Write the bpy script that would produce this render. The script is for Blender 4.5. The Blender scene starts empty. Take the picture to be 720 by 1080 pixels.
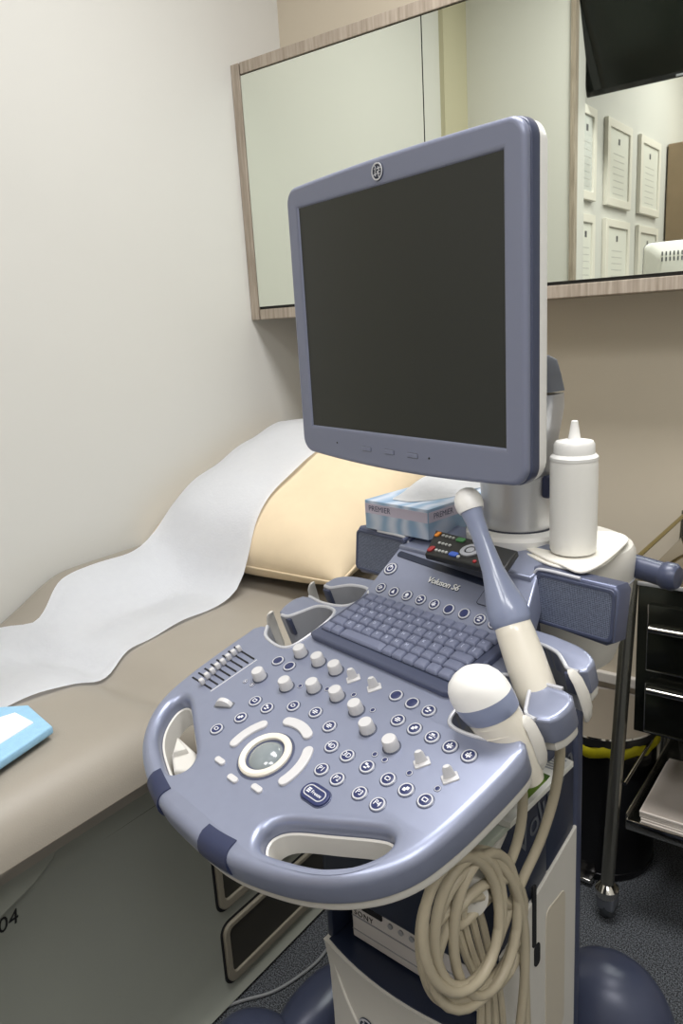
import bpy, bmesh, math, random
from mathutils import Vector, Matrix
random.seed(7)
C = bpy.context.scene.collection
PI = math.pi
# ------------------------------------------------------------------ camera geometry
F = 805.56; PITCH = .24062; ROLL = -.061706; YAW = math.radians(37.372); H = 1.36
def _basis():
    w = Vector((0, math.cos(PITCH), -math.sin(PITCH))); r = Vector((1, 0, 0)); u = r.cross(w)
    c, s = math.cos(ROLL), math.sin(ROLL)
    r, u = c*r + s*u, -s*r + c*u
    R = Matrix.Rotation(YAW, 3, 'Z')
    return R @ r, R @ u, R @ w
BR, BU, BW = _basis()
CAM = Vector((0, 0, H))
def ray(q): return BR*((q[0]-360)/F) - BU*((q[1]-540)/F) + BW
def onx(q, x): d = ray(q); return CAM + d*(x/d.x)
def ony(q, y): d = ray(q); return CAM + d*(y/d.y)
def onz(q, z): d = ray(q); return CAM + d*((z-H)/d.z)
# machine frame: x across the console, y from its user towards its back, z up
MX, MY, MROT = -.569, .571, -.224321
WM = Matrix.Translation((MX, MY, 0)) @ Matrix.Rotation(MROT, 4, 'Z')
WMI = WM.inverted()
def mach(p): return WMI @ p
MC = mach(CAM)
def mray(q): return WMI.to_3x3() @ ray(q)
def mz(q, z): d = mray(q); return MC + d*((z-H)/d.z)
def mu(q, u): d = mray(q); return MC + d*((u-MC.x)/d.x)
def mv(q, v): d = mray(q); return MC + d*((v-MC.y)/d.y)
def frame(o, yaw, tilt): return Matrix.Translation(o) @ Matrix.Rotation(yaw, 4, 'Z') @ Matrix.Rotation(tilt, 4, 'X')
def onf(q, Fm):
    I = Fm.inverted(); c = I @ MC; d = I.to_3x3() @ mray(q); t = -c.z/d.z; p = c + d*t; return (p.x, p.y)
FCON = frame((0, 0, .877), 0, .32566)         # control surface
FPAN = frame((0, .27, .966), 0, .62)          # raised panel behind the keyboard
FMON = frame((-.0235, .2565, 1.3685), math.radians(-4.49), PI/2)   # screen, z towards the user
def P(x, y): return onf((x, y), FCON)

# ------------------------------------------------------------------ materials
def lin(c): return tuple((v/255/12.92 if v/255 <= .04045 else ((v/255+.055)/1.055)**2.4) for v in c) + (1,)
MATS = {}
def mat(name, col, rough=.5, metal=0, noise=0, nscale=40, bump=0, bscale=200, coat=0, spec=.5, sss=0, emit=None, anis=0, trans=0):
    if name in MATS: return MATS[name]
    m = bpy.data.materials.new(name); m.use_nodes = True; nt = m.node_tree; b = nt.nodes['Principled BSDF']
    b.inputs['Base Color'].default_value = lin(col); b.inputs['Roughness'].default_value = rough
    b.inputs['Metallic'].default_value = metal; b.inputs['Coat Weight'].default_value = coat
    b.inputs['Specular IOR Level'].default_value = spec
    if sss: b.inputs['Subsurface Weight'].default_value = sss; b.inputs['Subsurface Radius'].default_value = (.01, .01, .01)
    if emit: b.inputs['Emission Color'].default_value = lin(col); b.inputs['Emission Strength'].default_value = emit
    if trans: b.inputs['Transmission Weight'].default_value = trans
    if noise or bump:
        tc = nt.nodes.new('ShaderNodeTexCoord')
    if noise:
        n = nt.nodes.new('ShaderNodeTexNoise'); n.inputs['Scale'].default_value = nscale; n.inputs['Detail'].default_value = 4
        nt.links.new(tc.outputs['Object'], n.inputs['Vector'])
        mx = nt.nodes.new('ShaderNodeMixRGB'); mx.inputs['Color1'].default_value = lin([max(0, v*(1-noise)) for v in col]); mx.inputs['Color2'].default_value = lin([min(255, v*(1+noise)) for v in col])
        nt.links.new(n.outputs['Fac'], mx.inputs['Fac']); nt.links.new(mx.outputs['Color'], b.inputs['Base Color'])
    if bump:
        n2 = nt.nodes.new('ShaderNodeTexNoise'); n2.inputs['Scale'].default_value = bscale; n2.inputs['Detail'].default_value = 3
        nt.links.new(tc.outputs['Object'], n2.inputs['Vector'])
        bp = nt.nodes.new('ShaderNodeBump'); bp.inputs['Strength'].default_value = bump; bp.inputs['Distance'].default_value = .002
        nt.links.new(n2.outputs['Fac'], bp.inputs['Height']); nt.links.new(bp.outputs['Normal'], b.inputs['Normal'])
    MATS[name] = m; return m
lav = mat('lavender_paint', (143, 149, 171), .36, .5, .02, 60, .03, 900)
lavk = mat('lavender_key', (112, 118, 142), .5, 0, .02)
rimp = mat('slate_blue_paint', (84, 90, 114), .34, .4)
slate = mat('dark_slate_plastic', (66, 72, 94), .36, .1, .03, 20)
navy = mat('navy_rubber', (40, 47, 76), .5)
navyd = mat('deep_navy_plastic', (30, 38, 58), .38)
keynavy = mat('button_navy', (38, 46, 88), .4)
cream = mat('cream_plastic', (206, 203, 196), .42, 0, .015, 20)
creamd = mat('warm_cream_plastic', (196, 188, 172), .45)
white = mat('white_plastic', (232, 231, 228), .4)
knobm = mat('knob_grey_white', (196, 195, 196), .45)
silver = mat('brushed_silver', (196, 197, 200), .34, .6, .03, 30)
silverline = mat('silver_line', (205, 206, 212), .35, .3)
chrome = mat('chrome', (205, 202, 196), .12, 1)
steel = mat('dark_polished_steel', (150, 148, 138), .24, .9)
greyp = mat('mid_grey_plastic', (150, 152, 158), .5)
greyd = mat('dark_grey_plastic', (92, 96, 104), .5)
black = mat('black_plastic', (20, 21, 22), .45)
hole = mat('dark_recess', (14, 15, 20), .8)
screenm = mat('matt_black_screen', (28, 31, 28), .34, 0, .02, 5)
vinyl = mat('taupe_vinyl', (150, 143, 132), .46, 0, .03, 6, .12, 500)
bedbase = mat('olive_grey_moulding', (150, 153, 144), .42, 0, .03, 5)
bedframe = mat('beige_grey_frame', (136, 130, 116), .4)
cable = mat('beige_cable', (178, 168, 146), .45, 0, .04, 20)
paperm = mat('white_paper', (246, 248, 253), .75, 0, .012, 60, .22, 160)
pillowm = mat('beige_pillow_fabric', (222, 203, 172), .85, 0, .02, 30, .3, 700)
wallm = mat('warm_white_wall_paint', (206, 205, 200), .7, 0, .012, 1.5, .05, 300)
backm = mat('beige_wall_paint', (196, 186, 168), .6, 0, .015, 1.2, .05, 300)
ceilm = mat('ceiling_white', (225, 223, 218), .8)
gapm = mat('mirror_backing_edge', (30, 30, 28), .6)
whitepap = mat('stacked_paper', (222, 214, 206), .7, 0, .02, 20)
probeblue = mat('probe_blue_lavender', (134, 143, 170), .3, 0, .02, 20, 0, 200, .4)
probecream = mat('probe_cream', (222, 216, 202), .35, 0, 0, 40, 0, 200, .3)
probewhite = mat('probe_white', (240, 239, 236), .4)
yellow = mat('yellow_bag', (206, 196, 30), .5, 0, .1, 60)
def wood():
    m = bpy.data.materials.new('grey_oak_laminate'); m.use_nodes = True; nt = m.node_tree; b = nt.nodes['Principled BSDF']
    tc = nt.nodes.new('ShaderNodeTexCoord'); mp = nt.nodes.new('ShaderNodeMapping'); mp.inputs['Scale'].default_value = (60, 60, 4)
    n = nt.nodes.new('ShaderNodeTexNoise'); n.inputs['Scale'].default_value = 2.2; n.inputs['Detail'].default_value = 6
    cr = nt.nodes.new('ShaderNodeValToRGB'); cr.color_ramp.elements[0].position = .3; cr.color_ramp.elements[0].color = lin((136, 124, 110)); cr.color_ramp.elements[1].position = .7; cr.color_ramp.elements[1].color = lin((172, 160, 146))
    nt.links.new(tc.outputs['Object'], mp.inputs[0]); nt.links.new(mp.outputs[0], n.inputs['Vector']); nt.links.new(n.outputs['Fac'], cr.inputs[0]); nt.links.new(cr.outputs[0], b.inputs['Base Color'])
    b.inputs['Roughness'].default_value = .55; return m
woodm = wood()
def mirrorm():
    m = bpy.data.materials.new('mirror_glass'); m.use_nodes = True; b = m.node_tree.nodes['Principled BSDF']
    b.inputs['Base Color'].default_value = (.80, .84, .76, 1); b.inputs['Metallic'].default_value = 1; b.inputs['Roughness'].default_value = .012; return m
mirm = mirrorm()
def carpet():
    m = bpy.data.materials.new('speckled_carpet'); m.use_nodes = True; nt = m.node_tree; b = nt.nodes['Principled BSDF']
    tc = nt.nodes.new('ShaderNodeTexCoord'); n = nt.nodes.new('ShaderNodeTexNoise'); n.inputs['Scale'].default_value = 330; n.inputs['Detail'].default_value = 2
    cr = nt.nodes.new('ShaderNodeValToRGB'); cr.color_ramp.elements[0].position = .42; cr.color_ramp.elements[0].color = lin((26, 28, 31)); cr.color_ramp.elements[1].position = .62; cr.color_ramp.elements[1].color = lin((104, 108, 114))
    nt.links.new(tc.outputs['Object'], n.inputs['Vector']); nt.links.new(n.outputs['Fac'], cr.inputs[0]); nt.links.new(cr.outputs[0], b.inputs['Base Color'])
    bp = nt.nodes.new('ShaderNodeBump'); bp.inputs['Strength'].default_value = .7; bp.inputs['Distance'].default_value = .004
    nt.links.new(n.outputs['Fac'], bp.inputs['Height']); nt.links.new(bp.outputs['Normal'], b.inputs['Normal']); b.inputs['Roughness'].default_value = .95; return m
carpetm = carpet()
def grille():
    m = bpy.data.materials.new('perforated_speaker_mesh'); m.use_nodes = True; nt = m.node_tree; b = nt.nodes['Principled BSDF']
    tc = nt.nodes.new('ShaderNodeTexCoord'); v = nt.nodes.new('ShaderNodeTexVoronoi'); v.inputs['Scale'].default_value = 460; v.inputs['Randomness'].default_value = .12
    cr = nt.nodes.new('ShaderNodeValToRGB'); cr.color_ramp.elements[0].position = .40; cr.color_ramp.elements[0].color = lin((50, 55, 70)); cr.color_ramp.elements[1].position = .62; cr.color_ramp.elements[1].color = lin((112, 120, 140))
    nt.links.new(tc.outputs['Object'], v.inputs['Vector']); nt.links.new(v.outputs['Distance'], cr.inputs[0]); nt.links.new(cr.outputs[0], b.inputs['Base Color']); b.inputs['Roughness'].default_value = .5; return m
grillem = grille()
def tissuem():
    m = bpy.data.materials.new('printed_tissue_carton'); m.use_nodes = True; nt = m.node_tree; b = nt.nodes['Principled BSDF']
    tc = nt.nodes.new('ShaderNodeTexCoord'); w = nt.nodes.new('ShaderNodeTexWave'); w.inputs['Scale'].default_value = 9; w.inputs['Distortion'].default_value = 9; w.inputs['Detail'].default_value = 2
    cr = nt.nodes.new('ShaderNodeValToRGB'); cr.color_ramp.elements[0].color = lin((140, 168, 196)); cr.color_ramp.elements[1].color = lin((196, 205, 220))
    nt.links.new(tc.outputs['Object'], w.inputs['Vector']); nt.links.new(w.outputs['Fac'], cr.inputs[0]); nt.links.new(cr.outputs[0], b.inputs['Base Color']); b.inputs['Roughness'].default_value = .4; return m
cartonm = tissuem()

# ------------------------------------------------------------------ mesh helpers
def ob(name, me, m, parent=None, loc=None, rot=None, smooth=True, mtx=None):
    if isinstance(me, bmesh.types.BMesh):
        d = bpy.data.meshes.new(name); bmesh.ops.recalc_face_normals(me, faces=me.faces[:]); me.to_mesh(d); me.free(); me = d
    o = bpy.data.objects.new(name, me); C.objects.link(o)
    ms = m if isinstance(m, (list, tuple)) else [m]
    if len(me.materials): me.materials.clear()
    for x in ms: me.materials.append(x)
    if smooth:
        for p in me.polygons: p.use_smooth = True
        try: me.set_sharp_from_angle(angle=math.radians(38))
        except Exception: pass
    if parent: o.parent = parent
    if mtx is not None: o.matrix_local = mtx
    if loc is not None: o.location = loc
    if rot is not None: o.rotation_euler = rot
    return o
def tag(o, label, cat, group=None):
    o['label'] = label; o['category'] = cat
    if group: o['group'] = group
    return o
def struct(o): o['kind'] = 'structure'; return o
def empty(name, mtx, label, cat, group=None):
    o = bpy.data.objects.new(name, None); C.objects.link(o); o.matrix_world = mtx; o.empty_display_size = .05
    return tag(o, label, cat, group)
def BM(): return bmesh.new()
def setmi(bm, faces, mi):
    for f in faces: f.material_index = mi
def box(bm, a, b, bev=0, seg=2, mtx=None, mi=0):
    r = bmesh.ops.create_cube(bm, size=1); vs = r['verts']
    c = [(a[i]+b[i])/2 for i in range(3)]; s = [abs(b[i]-a[i]) for i in range(3)]
    for v in vs: v.co = Vector((v.co.x*s[0]+c[0], v.co.y*s[1]+c[1], v.co.z*s[2]+c[2]))
    fs = set(f for v in vs for f in v.link_faces)
    if bev:
        es = list(set(e for v in vs for e in v.link_edges))
        rr = bmesh.ops.bevel(bm, geom=es, offset=bev, segments=seg, profile=.5, affect='EDGES', clamp_overlap=True)
        vs = set(vs) | set(rr['verts']); vs = [v for v in vs if v.is_valid]
        fs = set(f for v in vs for f in v.link_faces)
    if mtx is not None:
        for v in set(v for f in fs for v in f.verts): v.co = mtx @ v.co
    setmi(bm, fs, mi); return fs
def lathe(bm, prof, n=32, mtx=Matrix.Identity(4), cap=True, mi=0, sx=1, sy=1):
    rings = []; fs = []
    for r, z in prof:
        rings.append([bm.verts.new(mtx @ Vector((math.cos(2*PI*k/n)*r*sx, math.sin(2*PI*k/n)*r*sy, z))) for k in range(n)])
    for a, b in zip(rings, rings[1:]):
        for k in range(n): fs.append(bm.faces.new((a[k], a[(k+1) % n], b[(k+1) % n], b[k])))
    if cap: fs.append(bm.faces.new(rings[0][::-1])); fs.append(bm.faces.new(rings[-1]))
    setmi(bm, fs, mi); return fs
def loft(bm, rings, cap=True, closed=True, mi=0):
    vr = [[bm.verts.new(p) for p in r] for r in rings]; fs = []
    n = len(vr[0])
    for a, b in zip(vr, vr[1:]):
        for k in range(n if closed else n-1): fs.append(bm.faces.new((a[k], a[(k+1) % n], b[(k+1) % n], b[k])))
    if cap: fs.append(bm.faces.new(vr[0][::-1])); fs.append(bm.faces.new(vr[-1]))
    setmi(bm, fs, mi); return fs
def cr(pts, n=6, closed=False):
    out = []; L = len(pts); V = [Vector(p) for p in pts]
    rng = range(L) if closed else range(L-1)
    for i in rng:
        p0 = V[(i-1) % L] if closed or i > 0 else V[0]*2-V[1]
        p1 = V[i]; p2 = V[(i+1) % L]; p3 = V[(i+2) % L] if closed or i+2 < L else V[-1]*2-V[-2]
        for k in range(n):
            t = k/n; out.append(.5*((2*p1)+(p2-p0)*t+(2*p0-5*p1+4*p2-p3)*t*t+(3*p1-p0-3*p2+p3)*t*t*t))
    if not closed: out.append(V[-1])
    return out
def tube(bm, pts, r, n=10, mi=0, closed=False, cap=True):
    pts = [Vector(p) for p in pts]; L = len(pts); rings = []
    up = Vector((0, 0, 1)); t0 = (pts[1]-pts[0]).normalized()
    if abs(t0.z) > .9: up = Vector((1, 0, 0))
    nrm = (up - t0*up.dot(t0)).normalized()
    for i, p in enumerate(pts):
        a = pts[(i-1) % L] if closed or i > 0 else p; b = pts[(i+1) % L] if closed or i < L-1 else p
        t = (b-a).normalized(); nrm = (nrm - t*nrm.dot(t)).normalized(); bi = t.cross(nrm)
        rr = r[i] if isinstance(r, (list, tuple)) else r
        rings.append([p + nrm*math.cos(2*PI*k/n)*rr + bi*math.sin(2*PI*k/n)*rr for k in range(n)])
    if closed: rings.append(rings[0])
    return loft(bm, rings, cap and not closed, True, mi)
def slab(splines, z0, z1, bev=0, bres=3):
    cu = bpy.data.curves.new('tmp', 'CURVE'); cu.dimensions = '2D'; cu.fill_mode = 'BOTH'
    cu.extrude = (z1-z0)/2-bev; cu.bevel_depth = bev; cu.bevel_resolution = bres; cu.offset = -bev
    for pts in splines:
        s = cu.splines.new('POLY'); s.points.add(len(pts)-1)
        for i, p in enumerate(pts): s.points[i].co = (p[0], p[1], 0, 1)
        s.use_cyclic_u = True
    return tmpmesh(cu, (z0+z1)/2)
def tmpmesh(cu, z=0):
    o = bpy.data.objects.new('tmp', cu); C.objects.link(o); bpy.context.view_layer.update()
    dg = bpy.context.evaluated_depsgraph_get(); me = bpy.data.meshes.new_from_object(o.evaluated_get(dg))
    bpy.data.objects.remove(o); bpy.data.curves.remove(cu)
    for v in me.vertices: v.co.z += z
    return me
def textmesh(s, size, ext=.0002, shear=0, align='CENTER', sp=1):
    cu = bpy.data.curves.new('tmptext', 'FONT'); cu.body = s; cu.size = size; cu.extrude = ext; cu.align_x = align; cu.align_y = 'CENTER'; cu.shear = shear; cu.space_character = sp
    cu.resolution_u = 3
    return tmpmesh(cu)
def addmesh(bm, me, mtx=Matrix.Identity(4), mi=0, free=True):
    n0 = len(bm.verts); bm.faces.ensure_lookup_table(); k = len(bm.faces)
    bm.from_mesh(me); bm.verts.ensure_lookup_table(); bm.faces.ensure_lookup_table()
    for v in bm.verts[n0:]: v.co = mtx @ v.co
    for f in bm.faces[k:]: f.material_index = mi
    if free: bpy.data.meshes.remove(me)
def rrect(cx, cy, w, h, r, n=6, rot=0):
    out = []
    for sx, sy, a0 in ((1, 1, 0), (-1, 1, 90), (-1, -1, 180), (1, -1, 270)):
        for k in range(n+1):
            a = math.radians(a0+90*k/n); x = sx*(w/2-r)+r*math.cos(a); y = sy*(h/2-r)+r*math.sin(a)
            out.append((cx+x*math.cos(rot)-y*math.sin(rot), cy+x*math.sin(rot)+y*math.cos(rot)))
    return out
def MM(x, y, z=0, rz=0, rx=0): return Matrix.Translation((x, y, z)) @ Matrix.Rotation(rz, 4, 'Z') @ Matrix.Rotation(rx, 4, 'X')
def mesh_of(bm, name='m'):
    d = bpy.data.meshes.new(name); bmesh.ops.recalc_face_normals(bm, faces=bm.faces[:]); bm.to_mesh(d); bm.free(); return d

# ------------------------------------------------------------------ ROOM
WX = -1.64; WY = 1.985; MIRY = 1.762
def plate(name, a, b, m, **k): bm = BM(); box(bm, a, b, k.pop('bev', 0)); return struct(ob(name, bm, m, smooth=False, **k))
plate('floor', (-2.6, -1.8, -.05), (1.8, WY+.1, 0), carpetm)
plate('ceiling', (-2.0, -1.8, 2.8), (1.8, WY+.1, 2.85), ceilm)
plate('wall_left', (WX-.1, .26, 0), (WX, WY+.1, 2.8), wallm)
plate('wall_back', (WX, WY, 0), (1.6, WY+.1, 2.8), backm)
plate('wall_partition', (WX, .26, 0), (-1.16, .366, 2.8), wallm)
plate('wall_passage', (-1.30, -1.7, 0), (-1.20, .26, 2.8), wallm)
plate('wall_front', (-1.30, -1.8, 0), (1.6, -1.7, 2.8), wallm)
plate('wall_right', (1.6, -1.8, 0), (1.7, WY+.1, 2.8), wallm)
plate('trim_1', (-1.176, .345, 0), (-1.157, .378, 2.8), woodm)          # wooden jamb on the partition corner
plate('trim_2', (WX, .366, 0), (WX+.02, .56, 2.8), mat('olive_panel', (188, 182, 156), .6))
p = ony((630, 705), WY)
plate('trim_3', (-1.6, WY-.018, p.z-.03), (1.5, WY, p.z), mat('white_trunking', (214, 208, 200), .5), bev=.003)
bm = BM(); box(bm, (-1.6, WY-.03, p.z-.12), (1.5, WY, p.z-.05), .004)
for k in range(22): box(bm, (-1.5+k*.13, WY-.034, p.z-.105), (-1.5+k*.13+.06, WY-.029, p.z-.065), .002, mi=1)
struct(ob('trim_4', bm, [mat('grey_trunking', (160, 152, 146), .5), mat('pale_socket', (205, 200, 196), .5)], smooth=False))

# mirror cabinet
CZ0, CZ1 = 1.400, 2.085
mc = empty('mirror_cabinet', Matrix.Translation((WX, MIRY, CZ0)), 'wide wall cabinet with mirror doors and grey wood frame above the bed', 'mirror cabinet')
x1 = 1.2
def mcp(x): return x-WX
bm = BM(); box(bm, (.001, .02, .012), (x1-WX, WY-MIRY, CZ1-CZ0), 0); ob('carcass', bm, woodm, mc, smooth=False)
bm = BM()
box(bm, (.001, -.004, -.012), (.030, .022, CZ1-CZ0), .0015)
box(bm, (.036, -.004, -.012), (x1-WX, .26-.02, .017), .0015)
box(bm, (.036, -.004, CZ1-CZ0-.030), (x1-WX, .022, CZ1-CZ0), .0015)
ob('frame', bm, woodm, mc, smooth=False)
seam = ony((445, 60), MIRY).x - WX
bm = BM(); box(bm, (.029, .006, .017), (x1-WX, .0195, CZ1-CZ0-.029)); ob('mirror_backing', bm, gapm, mc, smooth=False)
for a, b in ((.033, seam-.0015), (seam+.0015, 2.2), (2.203, x1-WX)):
    bm = BM(); box(bm, (a, .0, .025), (b, .0055, CZ1-CZ0-.033)); ob('mirror_door', bm, mirm, mc, smooth=False)

# picture frames on the passage wall (seen in the mirror)
def vreal(q, xw=-1.20):
    p = onx(q, xw); return 2*MIRY-p.y, p.z
glassp = mat('framed_glass', (205, 208, 205), .15)
def pframe(y, z, w, h, label, glassy=False):
    e = empty('picture_frame', Matrix.Translation((-1.20, y, z)), label, 'picture frame', 'white framed certificates on the passage wall')
    out = [(-w/2, -h/2), (w/2, -h/2), (w/2, h/2), (-w/2, h/2)]
    R = Matrix(((0, 0, 1, 0), (1, 0, 0, 0), (0, 1, 0, 0), (0, 0, 0, 1)))
    me = slab([out, rrect(0, 0, w-.07, h-.07, .002, 2)], 0, .02, .003, 1); bm = BM(); addmesh(bm, me, R); ob('frame', bm, mat('frame_white', (226, 222, 212), .5), e)
    bm = BM(); box(bm, (.002, -w/2+.03, -h/2+.03), (.012, w/2-.03, h/2-.03)); 
    box(bm, (.012, -.012, h*.24), (.0126, .012, h*.31), mi=1)
    for i in range(7): box(bm, (.012, -w*.22, h*.12-i*.028), (.0126, w*.22, h*.12-i*.028+.003), mi=2)
    ob('certificate', bm, [glassp if glassy else mat('certificate_paper', (222, 222, 214), .4), mat('dark_crest', (80, 80, 84), .6), mat('print_grey', (190, 190, 186), .6)], e, smooth=False)
cols = []
for ql, qr in (((606, 118), (626, 123)), ((637, 126), (663, 134)), ((672, 141), (694, 148))):
    a, za = vreal(ql); b, zb = vreal(qr); cols.append(((a+b)/2, abs(a-b), (za+zb)/2))
w = cols[1][1]; zt = cols[1][2]; zb = vreal((650, 220))[1]; h = zt-zb
pitch = cols[1][0]-cols[2][0]
nm = ['topmost row, nearest the wooden jamb', 'topmost row, second from the wooden jamb', 'topmost row, third from the wooden jamb']
nb = ['lower row, nearest the wooden jamb', 'lower row, second from the wooden jamb', 'lower row, third from the wooden jamb']
for i in range(3):
    y = cols[1][0]+pitch*(1-i)
    wi = w
    if i == 0: y0_ = y-w/2; wi = .250-y0_; y = (y0_+.250)/2
    pframe(y, zt-h/2, wi, h, 'white framed certificate seen in the mirror, ' + nm[i], i == 0)
    pframe(y, zt-h/2-h-.055, wi, h, 'white framed certificate seen in the mirror, ' + nb[i])
# wood cupboard at the far end
vy, vz = vreal((699.5, 237)); _, ztop = vreal((700, 150))
cb = empty('tall_cupboard', Matrix.Translation((-1.195, -1.69, 0)), 'brown wooden cupboard reflected at the right edge of the mirror', 'cupboard')
cy0 = min(vy, -1.1)
bm = BM(); box(bm, (0, 0, 0), (.9, cy0+1.69-.02, ztop), .002); ob('carcass', bm, mat('brown_laminate', (150, 130, 104), .5, 0, .06, 8), cb, smooth=False)
for k in range(2): bm = BM(); box(bm, (.004+k*.45, cy0+1.69-.02, .06), (.446+k*.45, cy0+1.69, ztop-.004), .002); ob('door', bm, MATS['brown_laminate'], cb, smooth=False)

# television (seen in the mirror)
tb = ony((618, 104), 3.32); tvx, tvz = tb.x, tb.z; tvy = 2*MIRY-3.32
tv = empty('television', Matrix.Translation((tvx, tvy, tvz)) @ Matrix.Rotation(math.radians(-23), 4, 'X'), 'black flat television hanging tilted near the ceiling, reflected in the mirror', 'television')
bm = BM(); box(bm, (0, -.05, 0), (.86, 0, .52), .006); ob('housing', bm, mat('tv_black_gloss', (16, 18, 17), .25), tv)
bm = BM(); box(bm, (.012, 0, .022), (.848, .002, .508)); ob('screen', bm, mat('tv_screen', (12, 16, 14), .12), tv, smooth=False)
bm = BM(); box(bm, (.34, .001, .006), (.40, .0032, .014), .001); ob('badge', bm, greyp, tv)
bm = BM(); tube(bm, [(.43, -.04, .3), (.43, -.2, .42)], .02); ob('ceiling_bracket', bm, black, tv)
bm = BM(); box(bm, (.38, -.26, .30), (.48, -.18, .56), .004); ob('bracket_plate', bm, black, tv)

# ------------------------------------------------------------------ EXAM BED
BX0, BX1, BY0, BY1 = WX+.012, -.955, .385, WY-.005
def ss(t): t = max(0, min(1, t)); return t*t*(3-2*t)
def bedz(x, y, top=True):
    z = .735
    z -= .030*math.exp(-((y-.80-.10*(x+1.2))/.05)**2)*ss((x+1.55)/.15)
    z += .010*ss((y-.85)/.2)
    z += .085*ss((-1.36-x)/.22)*ss((y-.74)/.26)
    z += .35*max(0, y-1.34)*ss((y-1.30)/.2)
    z += .006*math.cos((x+1.29)*PI/.42)
    e = min(x-BX0, BX1-x)
    R = .085 if BX1-x < x-BX0 else .022
    if e < R: z -= R-math.sqrt(max(0, R*R-(R-e)**2))
    e2 = y-BY0
    if e2 < .04: z -= .04-math.sqrt(max(0, .04**2-(.04-e2)**2))
    return z
bed = empty('exam_bed', Matrix.Translation((-1.38, 1.3, 0)), 'taupe padded examination bed with grey moulded base along the white wall', 'examination bed')
BI = Matrix.Translation((1.38, -1.3, 0))
bm = BM(); rings = []
ny = 70; ex = [0, .004, .012, .025, .045, .07]
W = BX1-BX0; xs = [BX0+e for e in ex]+[BX0+.1+(W-.2)*k/22 for k in range(23)]+[BX1-e for e in ex[::-1]]
for j in range(ny+1):
    y = BY0+(BY1-BY0)*j/ny
    zs = .35*max(0, y-1.34)*ss((y-1.30)/.2)
    r = [Vector((x, y, bedz(x, y))) for x in xs]
    zb_ = .615+zs
    r += [Vector((BX1+.002, y, zb_+.035)), Vector((BX1-.014, y, zb_+.006)), Vector((BX1-.035, y, zb_)), Vector((BX0+.02, y, zb_)), Vector((BX0, y, zb_+.03))]
    rings.append([BI @ q for q in r])
loft(bm, rings); ob('mattress', bm, vinyl, bed)
XB = -1.03
def bq(q, dx=0): p = onx(q, XB); return (p.y, p.z)
bm = BM()
prof = [(XB+.0, .0), (XB, .58), (XB-.03, .63), (BX0+.05, .63), (BX0+.05, 0)]
rings = []
for y in (BY0-.01, BY1-.02): rings.append([BI @ Vector((x, y, z)) for x, z in [(XB+.012, .01), (XB, .03), (XB, .10), (XB, .535), (XB+.006, .545), (XB+.004, .60), (XB-.012, .62), (XB-.05, .66), (BX0+.05, .66), (BX0+.05, .01)]])
loft(bm, rings); ob('base', bm, bedbase, bed)
bm = BM(); g0 = .552
tube(bm, [BI @ Vector((XB+.003, BY0+.05, g0-.005)), BI @ Vector((XB+.003, BY1-.2, g0-.014))], .003, 6); ob('base_seam', bm, mat('seam_dark', (54, 56, 52), .7), bed)
# raised flap
def yz_slab(pts2, x0, x1, bev=.002, holes=()):   # outline given as (y,z), thickness along +x
    me = slab([pts2]+list(holes), 0, x1-x0, bev, 2); R = Matrix(((0, 0, 1, x0), (1, 0, 0, 0), (0, 1, 0, 0), (0, 0, 0, 1)))
    bm = BM(); addmesh(bm, me, BI @ R); return bm
ob('side_flap', yz_slab([(BY0+.02, .525), (.50, .555), (.535, .575), (.552, .60), (.552, .622), (BY0+.02, .622)], XB, XB+.016, .005), bedbase, bed)
def drawer(y0, y1, z0, z1):
    fr = ob('drawer_frame', yz_slab(rrect((y0+y1)/2, (z0+z1)/2, y1-y0, z1-z0, .022), XB-.002, XB+.008, .003, [rrect((y0+y1)/2, (z0+z1)/2+.004, y1-y0-.03, z1-z0-.034, .012)]), bedframe, bed)
    a = ob('drawer_gap', yz_slab(rrect((y0+y1)/2, (z0+z1)/2, y1-y0+.012, z1-z0+.012, .026), XB-.004, XB+.0012, .0004), hole, bed)
    b = ob('drawer_panel', yz_slab(rrect((y0+y1)/2, (z0+z1)/2+.004, y1-y0-.028, z1-z0-.032, .012), XB-.003, XB+.003, .001), mat('dark_olive_panel', (52, 50, 44), .4), bed)
drawer(.86, 1.75, .222, .36); drawer(.862, 1.75, .045, .185)
me = textmesh('04', .034, .0003, .15); bm = BM(); q = onx((9, 972), XB+.001)
addmesh(bm, me, BI @ Matrix(((0, 0, 1, XB+.0015), (1, 0, 0, q.y-.002), (0, 1, 0, q.z), (0, 0, 0, 1)))); ob('lettering', bm, black, bed, smooth=False)

# pillow
PC = Vector((-1.305, 1.56, .915)); PTH = math.radians(19); PHX, PHY, PT = .33, .325, .125
def pil(s, t, side):
    e = (1-abs(s)**3.2)*(1-abs(t)**3.2); h_ = PT*max(0, e)**.48
    pinch = 1-.07*(abs(s)**4)*(1-abs(t)**2)-.0*t
    pin2 = 1-.07*(abs(t)**4)*(1-abs(s)**2)
    x = PHX*s*pin2; y = PHY*t*pinch
    wr = .007*math.sin(9*s+3*t)*math.sin(7*t+1)*e + .004*math.sin(17*t-6*s)*ss((s-.4)/.4)*e + .004*math.sin(23*t+4*s)*(abs(s)**3)*e
    z = side*h_*(1.0 if side > 0 else .75)+wr
    return PC + Matrix.Rotation(PTH, 3, 'X') @ Vector((x, y, z))
pe = empty('pillow', Matrix.Translation(PC), 'plump beige pillow lying at the head of the bed under white paper', 'pillow')
bm = BM(); N = 44
def cosd(k): u_ = -1+2*k/N; return math.sin(u_*PI/2)
gt = [[bm.verts.new(pil(cosd(i), cosd(j), 1)-PC) for i in range(N+1)] for j in range(N+1)]
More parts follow.
